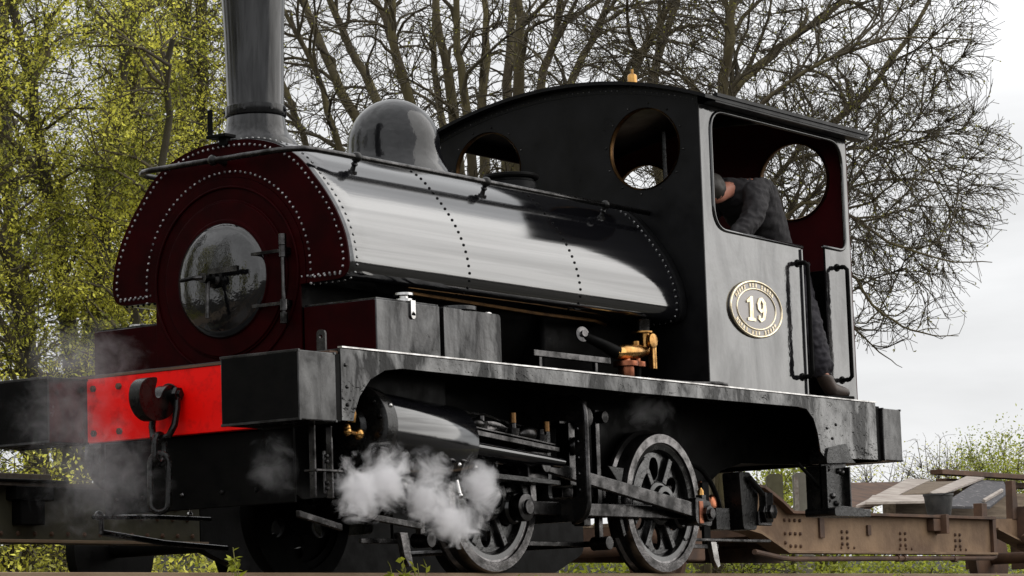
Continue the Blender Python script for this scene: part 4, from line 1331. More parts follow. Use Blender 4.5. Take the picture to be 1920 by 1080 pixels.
# cab step
b = MB().box(5.56, 5.92, -1.11, -1.09, 0.40, 0.80)
b.box(5.56, 5.58, -1.15, -0.98, 0.40, 0.74)
b.box(5.895, 5.915, -1.15, -0.98, 0.40, 0.74)
cs = obj('cab_step', b, 'oily_black', LOCO, 0.004)
b = MB().plate('y', rounded([(5.53, 0.385), (5.53, 0.44), (5.66, 0.455), (5.97, 0.44), (5.97, 0.385)], 0.02, 3), [], -1.22, -0.98)
b.box(6.0, 6.10, -1.2, -1.0, 0.385, 0.44)
b.plate('y', rounded([(5.50, 0.79), (5.53, 0.86), (5.80, 0.90), (5.86, 0.80), (5.93, 0.765), (5.50, 0.75)], 0.02, 3), [], -1.19, -1.05)
each('step_tread', b, 'oily_black', cs, 0.006)
b = MB()
for x, z in ((5.63, 0.50), (5.70, 0.53), (5.64, 0.72), (5.80, 0.71), (5.85, 0.70), (5.75, 0.48)):
    b.ball((x, -1.115, z), 0.022, 8, 5)
obj('bolt_row', b, 'dark_steel', cs, kind='stuff')
obj('step_brace', MB().tube([(5.33, -1.05, 0.755), (5.58, -1.09, 0.585)], 0.013, 8), 'dull_black', cs)
# far side rods seen under the front
b = MB().tube([(0.35, 0.95, 0.40), (0.9, 0.95, 0.41), (1.35, 0.9, 0.40)], 0.014, 8)
b.tube([(0.42, 0.95, 0.40), (0.42, 0.95, 0.30)], 0.016, 8)
b.tube([(0.42, 0.95, 0.31), (0.95, 0.92, 0.25), (1.5, 0.9, 0.22)], 0.018, 8)
b.ball((0.40, 0.95, 0.41), 0.03)
obj('drain_rigging', b, 'dark_steel', LOCO)

# ================================================================== STEAM
def steam(label, parts_, density, seed, col=(0.99, 0.98, 0.99)):
    """a cloud of drain steam: lumpy ellipsoids filled with uneven vapour"""
    cx = sum(p[0][0] for p in parts_) / len(parts_)
    cy = sum(p[0][1] for p in parts_) / len(parts_)
    cz = sum(p[0][2] for p in parts_) / len(parts_)
    root = thing('steam_cloud', label, 'steam', (cx, cy, cz))
    root['kind'] = 'stuff'
    for i, (c, r_, dn) in enumerate(parts_):
        m = bpy.data.materials.new('vapour')
        m.use_nodes = True
        t = m.node_tree
        t.nodes.clear()
        ou = N(t, 'ShaderNodeOutputMaterial')
        pv = N(t, 'ShaderNodeVolumePrincipled')
        pv.inputs['Color'].default_value = (*col, 1)
        pv.inputs['Anisotropy'].default_value = 0.1
        co = N(t, 'ShaderNodeTexCoord')
        ln = N(t, 'ShaderNodeVectorMath')
        ln.operation = 'LENGTH'
        t.links.new(co.outputs['Object'], ln.inputs[0])
        ge = N(t, 'ShaderNodeNewGeometry')
        off = N(t, 'ShaderNodeVectorMath')
        off.operation = 'ADD'
        off.inputs[1].default_value = (seed * 3.7 + i * 1.3, seed * 1.9, i * 2.1)
        t.links.new(ge.outputs['Position'], off.inputs[0])
        n1 = N(t, 'ShaderNodeTexNoise', Scale=8.0, Detail=8.0, Roughness=0.68, Distortion=1.0)
        t.links.new(off.outputs[0], n1.inputs['Vector'])
        # density = clamp((noise*1.6 + 0.55 - radius*1.35) * gain)
        a1 = N(t, 'ShaderNodeMath')
        a1.operation = 'MULTIPLY_ADD'
        a1.inputs[1].default_value = 3.4
        a1.inputs[2].default_value = -0.80
        t.links.new(n1.outputs['Fac'], a1.inputs[0])
        a2 = N(t, 'ShaderNodeMath')
        a2.operation = 'MULTIPLY_ADD'
        a2.inputs[1].default_value = -1.25
        t.links.new(ln.outputs['Value'], a2.inputs[0])
        t.links.new(a1.outputs[0], a2.inputs[2])
        mr = N(t, 'ShaderNodeMapRange')
        mr.inputs['From Min'].default_value = 0.0
        mr.inputs['From Max'].default_value = 0.75
        mr.inputs['To Min'].default_value = 0.0
        mr.inputs['To Max'].default_value = density * dn
        t.links.new(a2.outputs[0], mr.inputs['Value'])
        t.links.new(mr.outputs[0], pv.inputs['Density'])
        t.links.new(pv.outputs[0], ou.inputs['Volume'])
        me = MB().ball((0, 0, 0), 1.0, 20, 12).mesh('puff', 180)
        me.materials.append(m)
        p = bpy.data.objects.new('puff', me)
        COL.objects.link(p)
        p.parent = root
        p.location = Vector(c) - Vector((cx, cy, cz))
        p.scale = r_
    return root


steam('dense white puff of steam beneath the front cylinder', [((0.05, -1.30, 0.43), (0.229, 0.162, 0.215), 1.0), ((0.28, -1.30, 0.50), (0.211, 0.153, 0.215), 1.0)], 24, 1)
steam('white steam drifting down past the front driving wheel',
      [((0.66, -1.32, 0.40), (0.264, 0.153, 0.189), 0.75), ((0.86, -1.34, 0.26), (0.282, 0.144, 0.155), 1.0), ((0.72, -1.30, 0.56), (0.176, 0.117, 0.138), 0.45), ((1.14, -1.32, 0.47), (0.194, 0.126, 0.206), 0.7)], 22, 2)
steam('thin grey steam in front of the red buffer beam', [((-0.60, 0.0, 0.56), (0.50, 0.38, 0.42), 0.032), ((-0.62, 0.20, 0.90), (0.42, 0.42, 0.36), 0.018), ((-0.50, 0.22, 1.22), (0.44, 0.40, 0.26), 0.03)], 26, 3)
steam('faint wisp of steam by the near front buffer', [((-0.40, -1.08, 0.55), (0.20, 0.16, 0.20), 0.03)], 26, 4)
steam('faint wisp of steam above the rear driving wheel', [((3.55, -0.98, 1.05), (0.30, 0.12, 0.15), 0.07)], 30, 5)

# ================================================================== WAGONS IN THE SIDING
def copy_mesh(o, parent, loc):
    c = o.copy()
    COL.objects.link(c)
    c.parent = parent
    c.location = loc
    return c


WY = 2.45


def wheelset(parent, x, yc, r_=0.42, m='dark_rust'):
    w = MB()
    for s in (-1, 1):
        w.lathe([(0.10, 0.69), (r_ + 0.03, 0.69), (r_ + 0.03, 0.72), (r_, 0.735), (r_ - 0.004, 0.815), (r_ - 0.06, 0.815), (r_ - 0.07, 0.77), (0.11, 0.75), (0.10, 0.84)], (x, yc, r_ - 0.02), (0, s, 0), 36)
    w.lathe([(0.07, -0.9), (0.07, 0.9)], (x, yc, r_ - 0.02), (0, 1, 0), 14)
    return obj('wheelset', w, m, parent)



def girder_wagon(label, x0, x1, neck, far_x, seed):
    """bogie flat wagon: riveted plate girders, flanges, pipe and planked deck; neck: which end steps up"""
    rg_ = random.Random(seed)
    wg = thing('flat_wagon', label, 'wagon', ((x0 + x1) / 2, 3.75, -0.02), group='flat wagons in the siding')
    zb, zt = 0.345, 0.690
    gp = [(x0, zt), (x0, zb), (x1, zb), (x1, zt)]
    tf = [(x0, zt + 0.028), (x1, zt + 0.028), (x1, zt), (x0, zt)]
    bf = [(x0, zb), (x1, zb), (x1, zb - 0.022), (x0, zb - 0.022)]
    if neck:
        gp = [(x0 - 0.10, 0.79), (x0 - 0.42, 0.915), (x0 - 0.75, 0.93), (x0 - 0.75, 0.55), (x0 - 0.50, 0.52), (x0, zb), (x1, zb + 0.012), (x1, zt + 0.012), (x0 + 0.10, zt)]
        tf = [(x0 - 0.75, 0.958), (x0 - 0.41, 0.943), (x0 - 0.09, 0.82), (x0 + 0.12, zt + 0.028), (x1, zt + 0.042), (x1, zt + 0.0125), (x0 + 0.10, zt + 0.0005), (x0 - 0.10, 0.7905), (x0 - 0.42, 0.9155), (x0 - 0.75, 0.9305)]
        bf = [(x0 - 0.75, 0.549), (x0 - 0.50, 0.519), (x0, zb - 0.0005), (x1, zb + 0.0115), (x1, zb - 0.012), (x0 - 0.01, zb - 0.024), (x0 - 0.52, 0.495), (x0 - 0.75, 0.526)]
    m1, m2, m3 = ('rust', 'dark_rust', 'rust') if neck else ('mossy_steel', 'sleeper_wood', 'dark_rust')
    gd = obj('side_girder', MB().plate('y', gp, [], WY, WY + 0.02), m1, wg)
    obj('top_flange', MB().plate('y', tf, [], WY - 0.085, WY + 0.1), m2, gd, 0.003)
    obj('bottom_flange', MB().plate('y', bf, [], WY - 0.085, WY + 0.1), 'rail_steel' if not neck else m3, gd, 0.003)
    rv = MB()
    if neck:
        for xr in (12.36, 13.57, 14.79):
            for dx in (0, 0.105):
                for z in (0.42, 0.478, 0.537):
                    rv.stud((xr + dx, WY, z), (0, -1, 0), 0.019, 0.02)
            for dx in (-0.02, 0.12, 0.24):
                rv.stud((xr + dx, WY, 0.385), (0, -1, 0), 0.015, 0.014)
        for i in range(4):
            for z in (0.392, 0.508, 0.632):
                rv.stud((11.26 + 0.095 * i, WY, z + (0.03 if i == 0 and z < 0.4 else 0)), (0, -1, 0), 0.019, 0.02)
    else:
        x = x1 - 0.08
        while x > x0:
            rv.stud((x, WY, 0.388), (0, -1, 0), 0.017, 0.017)
            if x > 2.45:
                rv.stud((x - 0.05, WY, 0.50), (0, -1, 0), 0.017, 0.017)
                rv.stud((x - 0.02, WY, 0.57), (0, -1, 0), 0.015, 0.015)
            x -= 0.155
    obj('rivet_row', rv, 'dark_rust', gd, kind='stuff')
    pp = MB().tube([(x0 - 0.6, WY - 0.05, 0.33), (x0 - 0.1, WY - 0.05, 0.275 if neck else 0.22), (x0 + 0.1, WY - 0.05, 0.268 if neck else 0.22), (x1 - 0.1, WY - 0.05, 0.300 if neck else 0.22), (x1, WY - 0.05, 0.32)], 0.026, 10)
    for k in (0.5, 0.53, 0.78):
        x = x0 + (x1 - x0) * k
        pp.lathe([(0.036, -0.03), (0.036, 0.03)], (x, WY - 0.05, 0.285 if neck else 0.22), (1, 0, 0), 10)
    if neck:
        obj('brake_pipe', pp, 'dark_rust', wg)
    obj('side_girder', MB().plate('y', gp, [], WY + 2.55, WY + 2.57), 'dark_rust', wg)
    n = int((x1 - x0) / 0.9)
    for i in range(n + 1):
        x = x0 + 0.05 + (x1 - x0 - 0.2) * i / n
        obj('cross_member', MB().box(x, x + 0.08, WY + 0.022, WY + 2.548, 0.50, 0.66), 'dark_rust', wg)
    for xw in far_x:
        wheelset(wg, xw, 3.75, m='dark_rust' if neck else 'dull_black')
        obj('axlebox', MB().box(xw - 0.16, xw + 0.16, WY + 0.14, WY + 0.42, 0.25, 0.55), 'dark_rust' if neck else 'dull_black', wg, 0.02)
    for i in range(7):
        xa = x0 + 0.1 + rg_.uniform(0, 0.2)
        obj('plank', MB().box(xa, x1 - 0.06, WY + 0.102 + i * 0.355, WY + 0.448 + i * 0.355, 0.668, 0.712 + rg_.uniform(-.008, .006)), 'old_wood', wg, 0.005)
    return wg


w1 = girder_wagon('rusty tan steel flat wagon behind the rear of the locomotive', 11.20, 15.62, True, (9.9, 19.8), 4)
ps = MB().obox((11.95, WY - 0.012, 0.575), (0.045, 0, 0), (0, 0.010, 0), (0, 0, 0.10))
ps.obox((12.90, WY - 0.012, 0.56), (0.035, 0, 0), (0, 0.010, 0), (0, 0, 0.05))
ps.box(14.17, 14.33, WY - 0.08, WY - 0.001, 0.565, 0.69)
ps.box(14.335, 14.40, WY - 0.14, WY - 0.001, 0.54, 0.735)
ps.box(15.62, 15.70, WY - 0.04, WY + 0.2, 0.34, 0.74)
each('fixing_plate', ps, 'dark_rust', w1, 0.004)
eg = MB().plate('y', [(15.71, 0.62), (15.71, 0.72), (21.6, 0.80), (21.6, 0.34), (16.7, 0.40)], [], WY + 0.03, WY + 0.05)
eg.plate('y', [(15.71, 0.60), (16.7, 0.38), (21.6, 0.32), (21.6, 0.34), (16.7, 0.40), (15.71, 0.62)], [], WY - 0.06, WY + 0.14)
obj('end_girder', eg, 'rust', w1)
eb = MB().box(16.36, 16.46, WY - 0.10, WY + 0.05, 0.42, 0.86)
eb.box(21.6, 21.72, WY - 0.05, WY + 2.6, 0.30, 0.85)
eb.tube([(16.2, WY - 0.12, 0.5), (16.5, WY - 0.14, 0.62), (16.9, WY - 0.12, 0.55)], 0.05, 8)
each('end_post', eb, 'dark_rust', w1, 0.01)
eb = MB().plate('y', [(16.25, 0.72), (16.40, 0.72), (16.36, 1.14), (16.27, 1.14)], [], WY + 0.02, WY + 0.10)
eb.box(15.50, 15.63, WY + 0.02, WY + 0.12, 0.70, 0.88)
each('stake', eb, 'dark_rust', w1, 0.006)
w2 = girder_wagon('dark mossy steel flat wagon behind the locomotive front', -7.5, 3.02, False, (-5.6, -3.6), 8)
hg = MB()
for x in (1.18, -1.2, -3.4):
    hg.box(x, x + 0.22, WY - 0.09, WY - 0.001, 0.44, 0.68)
    hg.box(x - 0.05, x + 0.30, WY - 0.10, WY - 0.001, 0.60, 0.69)
hg.box(-7.0, 1.62, WY - 0.10, WY + 0.1, 0.715, 0.735)
each('door_hinge', hg, 'dull_black', w2, 0.006)
bgm = MB().plate('y', rounded([(3.05, 0.70), (7.9, 0.70), (7.9, 0.30), (7.3, 0.08), (3.7, 0.08), (3.05, 0.30)], 0.08, 3), [], WY + 0.02, WY + 0.10)  # added bogie side, black to fill the dark area under the locomotive
bgf = obj('dark_fill_bogie', bgm, 'dull_black', w2, 0.01)
bgm = MB()
for xa in (4.3, 6.6):
    bgm.box(xa - 0.2, xa + 0.2, WY - 0.08, WY + 0.018, 0.18, 0.58)
    for i in range(5):
        bgm.box(xa - 0.75 + i * 0.09, xa + 0.75 - i * 0.09, WY - 0.06, WY + 0.01, 0.585 + i * 0.018, 0.600 + i * 0.018)
obj('leaf_spring', bgm, 'dull_black', bgf, kind='stuff')
for xa in (4.3, 6.6):
    wheelset(w2, xa, 3.75, m='dull_black')
tl = MB()
for i, (x0, x1, h) in enumerate(((-3.2, 0.4, 0.05), (0.45, 1.55, 0.042), (-6.4, -3.3, 0.045))):
    tl.box(x0, x1, WY + 0.0, WY + 0.34, 0.737, 0.737 + h)
each('loose_timber', tl, 'sleeper_wood', w2, 0.006)


# sheets and boards lying on the wagon, tilted towards the locomotive
def tilt_slab(pts, th, dz=0.0):
    m = MB()
    up = Vector((0, -0.26, 0.965))
    bot = [Vector((x, y, 0.745 + (y - 2.7) * 0.27 + dz)) for x, y in pts]
    n = len(bot)
    m.add(bot + [p + up * th for p in bot], [tuple(range(n)), tuple(range(n, 2 * n))] + [(i, (i + 1) % n, n + (i + 1) % n, n + i) for i in range(n)])
    return m


def loose(name, label, cat, pts, th, dz, m):
    o_ = obj(name, tilt_slab(pts, th, dz), m, None, 0.004)
    return tag(o_, label, cat)

loose('rusty_sheet', 'rusty brown metal sheet sloping on the wagon deck', 'metal sheet', [(12.75, 2.67), (13.45, 2.76), (18.5, 4.78), (15.77, 4.35)], 0.02, 0.0, 'dark_rust')
loose('pale_board', 'long pale weathered board slanting up across the rusty sheet', 'board', [(13.30, 2.79), (18.21, 4.72), (18.79, 4.72), (14.2, 2.98)], 0.03, 0.032, 'pale_board')
loose('pale_board', 'short pale board lying level along the wagon edge behind the bucket', 'board', [(13.45, 2.76), (15.5, 3.02), (16.2, 3.40), (14.4, 3.18)], 0.03, 0.076, 'pale_board')
loose('pale_board', 'pale board slanting up between the brown board and the felt panel', 'board', [(16.41, 3.43), (21.0, 5.05), (20.5, 5.05), (16.6, 3.63)], 0.03, 0.065, 'pale_board')
loose('brown_board', 'brown wooden board lying inside the pale boards above the bucket', 'board', [(15.78, 3.55), (18.25, 4.50), (19.91, 4.76), (18.45, 4.22), (17.03, 3.75)], 0.03, 0.040, 'old_wood')
loose('felt_panel', 'dark grey felt panel with pale specks sloping on the wagon', 'panel', [(15.60, 3.02), (17.04, 3.12), (19.82, 4.2), (21.5, 5.05), (20.7, 5.0)], 0.03, 0.022, 'felt_grey')
loose('white_batten', 'narrow white batten along the lower edge of the felt panel', 'batten', [(17.30, 3.30), (19.52, 4.12), (19.60, 4.19), (17.38, 3.37)], 0.035, 0.056, 'pale_board')
o = obj('timber_bearer', MB().box(17.7, 21.2, 4.62, 4.80, 0.716, 1.235), 'old_wood', None, 0.01)
tag(o, 'old timber bearer under the raised edge of the sheets', 'timber')
o = obj('timber_bearer', MB().box(13.3, 19.0, 2.96, 3.10, 0.716, 0.775), 'sleeper_wood', None, 0.008)  # added dark strip, filling the shaded gap under the boards
tag(o, 'dark low timber added to fill the black gap under the pale boards', 'timber')
bm_ = MB().box(19.6, 26.0, 4.95, 5.12, 1.455, 1.515)
bm_.box(20.1, 25.0, 5.14, 5.30, 1.36, 1.43)
bm_.box(20.4, 20.7, 4.97, 5.10, 0.3, 1.45)
bm_.box(24.4, 24.7, 4.97, 5.10, 0.0, 1.45)
o = obj('steel_beam', bm_, 'dark_rust', None, 0.006)
tag(o, 'dark rusty steel beam lying level behind the felt panel', 'beam')

# bucket
BK = thing('bucket', 'black rubber bucket standing on the wagon girder', 'bucket', (14.60, 2.52, 0.731))
m = MB().lathe([(0.118, 0.0), (0.123, 0.01), (0.150, 0.205), (0.158, 0.207), (0.158, 0.228), (0.148, 0.228), (0.140, 0.20), (0.112, 0.014), (0.02, 0.012)], (0, 0, 0), (0, 0, 1), 32)
obj('bucket_body', m, 'rubber_bucket', BK, smooth=40, local=True)
m = MB().tube([(0.157 * math.cos(PI * i / 12 + 0.6), 0.157 * math.sin(PI * i / 12 + 0.6) * 1.03 - 0.0, 0.205 - 0.045 * math.sin(PI * i / 12)) for i in range(-12, 1)], 0.005, 6)
obj('bucket_handle', m, 'dark_steel', BK, local=True)

# concrete posts behind the wagon
for lb, x, y, w, h, m_ in (('pale concrete fence post with a white painted edge behind the siding', 22.6, 8.6, 0.24, 1.78, 'concrete'),
                           ('mossy brown concrete fence post next to the pale post', 21.85, 8.6, 0.22, 1.74, 'mossy_concrete')):
    gz = ground_z(x, y) - 0.3
    P_ = thing('fence_post', lb, 'post', (x, y, gz), R(35), 'fence posts behind the siding')
    obj('post_body', MB().plate('x', [(-w / 2, 0), (-w / 2, h - gz - 0.03), (-w / 2 + 0.04, h - gz), (w / 2 - 0.04, h - gz), (w / 2, h - gz - 0.03), (w / 2, 0)], [], -0.10, 0.10), m_, P_, 0.01, local=True)
    if m_ == 'concrete':
        obj('white_edge', MB().box(-0.112, -0.103, w / 2 - 0.065, w / 2 - 0.005, 0.1, h - gz - 0.06), 'pale_board', P_, local=True)

# ================================================================== TREES
FREE = 5410.84


class Tree:
    """nearest-branch tree: stems, then limbs, branches and twigs reach for points in the crown"""

    def __init__(self, seed):
        self.rg = random.Random(seed)
        self.trunk, self.crown, self.leaves = MB(), MB(), MB()
        self.pos, self.dir, self.rad, self.lev = [], [], [], []

    def limb(self, pts, r0, r1, target, seg, lev):
        n = len(pts)
        rads = [r0 + (r1 - r0) * i / (n - 1) for i in range(n)]
        target.tube(pts, rads, seg, cap=False)
        for i in range(n):
            d = Vector(pts[min(i + 1, n - 1)]) - Vector(pts[max(i - 1, 0)])
            self.pos.append(Vector(pts[i]))
            self.dir.append(d.normalized())
            self.rad.append(rads[i])
            self.lev.append(lev)

    def stem(self, pts, r0, r1, seg=8, sub=5, wob=0.05):
        P_ = [Vector(p) for p in spline(pts, sub)]
        for i in range(1, len(P_) - 1):
            P_[i] += Vector((self.rg.gauss(0, wob), self.rg.gauss(0, wob), self.rg.gauss(0, wob * 0.5)))
        self.limb(P_, r0, r1, self.trunk, seg, 1)

    def grow(self, targets, lev, rmax, rend, seg, nseg, jit, minlev=1, up=0.0):
        kd = kdtree.KDTree(len(self.pos))
        for i, p in enumerate(self.pos):
            kd.insert(p, i)
        kd.balance()
        new = []
        for t in targets:
            t = Vector(t)
            best, bs = None, 1e9
            for (p, i, dist) in kd.find_n(t, 10):
                if dist < 0.06:
                    continue
                c = self.dir[i].dot((t - p) / dist)
                sc = dist * (1.75 - c)
                if sc < bs:
                    best, bs = i, sc
            if best is None:
                continue
            p, d = self.pos[best], self.dir[best]
            L = (t - p).length
            c1 = p + d * (L * 0.42) + Vector((self.rg.gauss(0, 1), self.rg.gauss(0, 1), self.rg.gauss(0, 1) + up)) * L * jit
            pts = []
            for k in range(nseg + 1):
                u = k / nseg
                q = p * (1 - u) ** 2 + c1 * 2 * u * (1 - u) + t * u * u
                if 0 < k:
                    q = q + Vector((self.rg.gauss(0, 1), self.rg.gauss(0, 1), self.rg.gauss(0, 1))) * L * jit * 0.22
                pts.append(q)
            r0 = min(self.rad[best] * 0.75, rmax * (0.55 + 0.5 * min(1.5, L)))
            new.append((pts, r0, rend))
        for pts, r0, r1 in new:
            self.limb(pts, r0, min(r1, r0), self.crown, seg, lev)

    def leaf(self, p, size, drop=0.2):
        rg_ = self.rg
        d = Vector((rg_.gauss(0, 1), rg_.gauss(0, 1), rg_.gauss(0, 0.8) - drop)).normalized()
        s_ = d.orthogonal().normalized()
        s_.rotate(Matrix.Rotation(rg_.uniform(0, 6.28), 3, d))
        L, w = size * rg_.uniform(0.7, 1.35), size * rg_.uniform(0.42, 0.62)
        n_ = d.cross(s_)
        self.leaves.add([p, p + d * L * 0.45 + s_ * w * 0.5 + n_ * w * .12, p + d * L, p + d * L * 0.45 - s_ * w * 0.5 + n_ * w * .12], [(0, 1, 2, 3)])

    def finish(self, name, label, base, rotz, bark, twig, leafm, group=None, cat='tree'):
        t = thing(name, label, cat, base, rotz, group)
        obj('trunk', self.trunk, bark, t, smooth=180, local=True)
        c = obj('crown', self.crown, twig, t, smooth=180, local=True)
        if self.leaves.v:
            obj('foliage', self.leaves, leafm, c, smooth=0, local=True)
        return t


def ell(rg_, c, r_, n, shell=0.0):
    out = []
    while len(out) < n:
        v = Vector((rg_.uniform(-1, 1), rg_.uniform(-1, 1), rg_.uniform(-1, 1)))
        if shell < v.length <= 1:
            out.append(Vector((c[0] + v.x * r_[0], c[1] + v.y * r_[1], c[2] + v.z * r_[2])))
    return out


YAW = math.atan2(-0.8178862, 0.57442797)      # trees face the viewer: local x to the right, y away


def spot(px, D):
    """ground point seen at column px of the survey, D metres away"""
    fw = Vector((c_w.x, c_w.y, 0)).normalized()
    rt = Vector((c_r.x, c_r.y, 0)).normalized()
    p = CAM_POS + fw * D + rt * ((px - 982) / FREE * D)
    return Vector((p.x, p.y, ground_z(p.x, p.y) - 0.1))


def survey(base_px, D, gz):
    """survey sheet units (pixels) to the tree's local metres"""
    k = D / FREE

    def f(px, py, dep=0.0):
        kk = (D + dep) / FREE
        return Vector(((px - 982) * kk - (base_px - 982) * k, dep, (1207 - 0.033 * (px - 960) - py) * kk + CAM_POS.z - gz))
    return f


# ---- big bare tree, many stems, right behind the boiler
D = 38.0
b0 = spot(930, D)
S = survey(930, D, b0.z)
T = Tree(3)
for pts, r0, r1 in (
        ([(880, 1150, 0), (800, 600, .3), (715, 260, .5), (655, 130, .6), (600, -30, .8), (560, -200, 1)], .13, .05),
        ([(885, 1150, .3), (830, 620, 1.2), (745, 200, 1.8), (690, 80, 2), (640, -60, 2), (620, -220, 2)], .11, .05),
        ([(890, 1150, .6), (850, 500, -.8), (800, 190, -1.2), (770, 60, -1.4), (768, -60, -1.5), (740, -220, -1.6)], .11, .05),
        ([(900, 1150, 0), (870, 520, .2), (790, 150, .4), (755, 20, .5), (700, -120, .6)], .10, .05),
        ([(905, 1150, .5), (885, 600, 1.6), (865, 250, 2.2), (850, 120, 2.4), (855, -120, 2.5)], .10, .05),
        ([(920, 1150, 0), (905, 560, -.5), (880, 210, -.8), (862, 60, -1), (842, -140, -1)], .13, .06),
        ([(930, 1150, -.3), (930, 560, -1.4), (905, 200, -2), (890, 40, -2.2), (898, -180, -2.4)], .10, .05),
        ([(945, 1150, 0), (945, 560, .3), (935, 220, .5), (950, 60, .6), (945, -160, .8)], .12, .05),
        ([(955, 1150, .4), (968, 560, 1.3), (985, 200, 1.8), (998, 40, 2), (1020, -160, 2.2)], .13, .06),
        ([(965, 1150, 0), (975, 560, -.9), (1005, 190, -1.3), (1012, 20, -1.5), (1010, -180, -1.6)], .14, .06),
        ([(970, 1150, .2), (1000, 560, .5), (1048, 170, .8), (1085, 40, .9), (1120, -140, 1)], .11, .05),
        ([(980, 1150, .5), (1035, 560, 1.7), (1100, 170, 2.4), (1165, 40, 2.6), (1230, -140, 2.8)], .11, .05),
        ([(980, 1150, 0), (1040, 640, -.7), (1130, 300, -1.2), (1225, 130, -1.4), (1330, -60, -1.6)], .11, .05),
        ([(870, 1150, 0), (740, 700, .4), (620, 340, .8), (570, 170, 1), (500, 40, 1.2)], .09, .04),
        ([(870, 1150, .4), (760, 640, -1.0), (670, 300, -1.8), (618, 120, -2), (540, -40, -2)], .08, .04)):
    T.stem([S(*p) for p in pts], r0 * 0.85, r1 * 0.6, 8, 4, 0.014)
k = D / FREE
T.grow(ell(T.rg, S(900, 60), (520 * k, 3.4, 430 * k), 190), 2, 0.030, 0.011, 5, 5, 0.09, up=0.5)
T.grow(ell(T.rg, S(900, 90), (560 * k, 3.6, 440 * k), 1500), 3, 0.013, 0.0055, 4, 4, 0.12, up=0.3)
T.grow(ell(T.rg, S(900, 110), (580 * k, 3.8, 430 * k), 8500), 4, 0.0065, 0.0038, 3, 3, 0.18, up=0.1)
for i in range(6500):
    j = T.rg.randrange(len(T.pos))
    if T.lev[j] == 4:
        T.leaf(T.pos[j], 0.042)
T.finish('bare_tree', 'large many-stemmed bare tree rising behind the dome and boiler', b0, YAW, 'bark', 'twig', 'bud', 'bare trees behind the locomotive')

# ---- second bare tree, spreading out over the cab to the right
D = 36.0
b0 = spot(1330, D)
S = survey(1330, D, b0.z)
T = Tree(11)
k = D / FREE
for pts, r0, r1 in (
        ([(1330, 1130, 0), (1350, 560, .2), (1395, 210, .3), (1470, 110, .5), (1560, 40, .8), (1700, -60, 1.2)], .13, .03),
        ([(1340, 1130, .2), (1375, 620, .6), (1450, 300, 1), (1600, 225, 1.3), (1690, 140, 1.5), (1790, 0, 1.8), (1850, -100, 2)], .10, .02),
        ([(1325, 1130, 0), (1335, 560, -.7), (1390, 180, -1.1), (1415, 60, -1.3), (1430, -120, -1.4)], .12, .05),
        ([(1320, 1130, .4), (1290, 560, 1.2), (1260, 200, 1.8), (1300, 30, 2), (1360, -140, 2)], .11, .05),
        ([(1345, 1130, 0), (1400, 700, -.8), (1510, 400, -1.4), (1610, 395, -1.6), (1700, 450, -1.8), (1800, 485, -2), (1890, 490, -2)], .05, .006),
        ([(1345, 1130, 0), (1400, 760, -.3), (1500, 500, -.6), (1610, 505, -.7), (1680, 590, -.8), (1750, 625, -.8), (1820, 630, -.8)], .045, .006),
        ([(1345, 1130, .3), (1410, 700, .9), (1520, 420, 1.6), (1620, 350, 1.9), (1740, 330, 2.1), (1860, 350, 2.3)], .055, .006),
        ([(1340, 1130, 0), (1390, 660, 0), (1490, 330, 0), (1600, 280, 0), (1720, 260, .2), (1860, 240, .3)], .055, .006),
        ([(1345, 1130, 0), (1420, 820, .5), (1530, 600, .9), (1615, 610, 1.1), (1670, 660, 1.1), (1712, 690, 1.1)], .035, .005),
        ([(1330, 1130, -.2), (1340, 640, -1.5), (1420, 260, -2), (1560, 120, -2.3), (1720, 60, -2.5), (1870, 60, -2.6)], .06, .007)):
    T.stem([S(*p) for p in pts], r0 * 0.85, r1 * 0.8, 7, 4, 0.014)
T.grow(ell(T.rg, S(1520, 60), (330 * k, 2.8, 330 * k), 110) + ell(T.rg, S(1600, 360), (270 * k, 2.6, 190 * k), 60), 2, 0.026, 0.010, 5, 5, 0.09, up=0.25)
pts = ell(T.rg, S(1500, 60), (400 * k, 3.0, 360 * k), 650) + ell(T.rg, S(1630, 340), (295 * k, 2.6, 220 * k), 430) + ell(T.rg, S(1690, 520), (150 * k, 1.6, 120 * k), 60)
T.grow(pts, 3, 0.011, 0.005, 4, 4, 0.11)
pts = ell(T.rg, S(1500, 60), (430 * k, 3.2, 360 * k), 8200) + ell(T.rg, S(1640, 330), (320 * k, 2.8, 235 * k), 5600) + ell(T.rg, S(1680, 520), (190 * k, 2.0, 150 * k), 900)
T.grow(pts, 4, 0.0062, 0.0038, 3, 3, 0.15)
n = len(T.pos)
for i in range(9000):
    j = T.rg.randrange(n)
    if T.lev[j] == 4:
        T.leaf(T.pos[j], 0.040)
T.finish('bare_tree', 'spreading bare tree hanging its twigs beyond the cab roof', b0, YAW, 'bark', 'twig', 'bud', 'bare trees behind the locomotive')


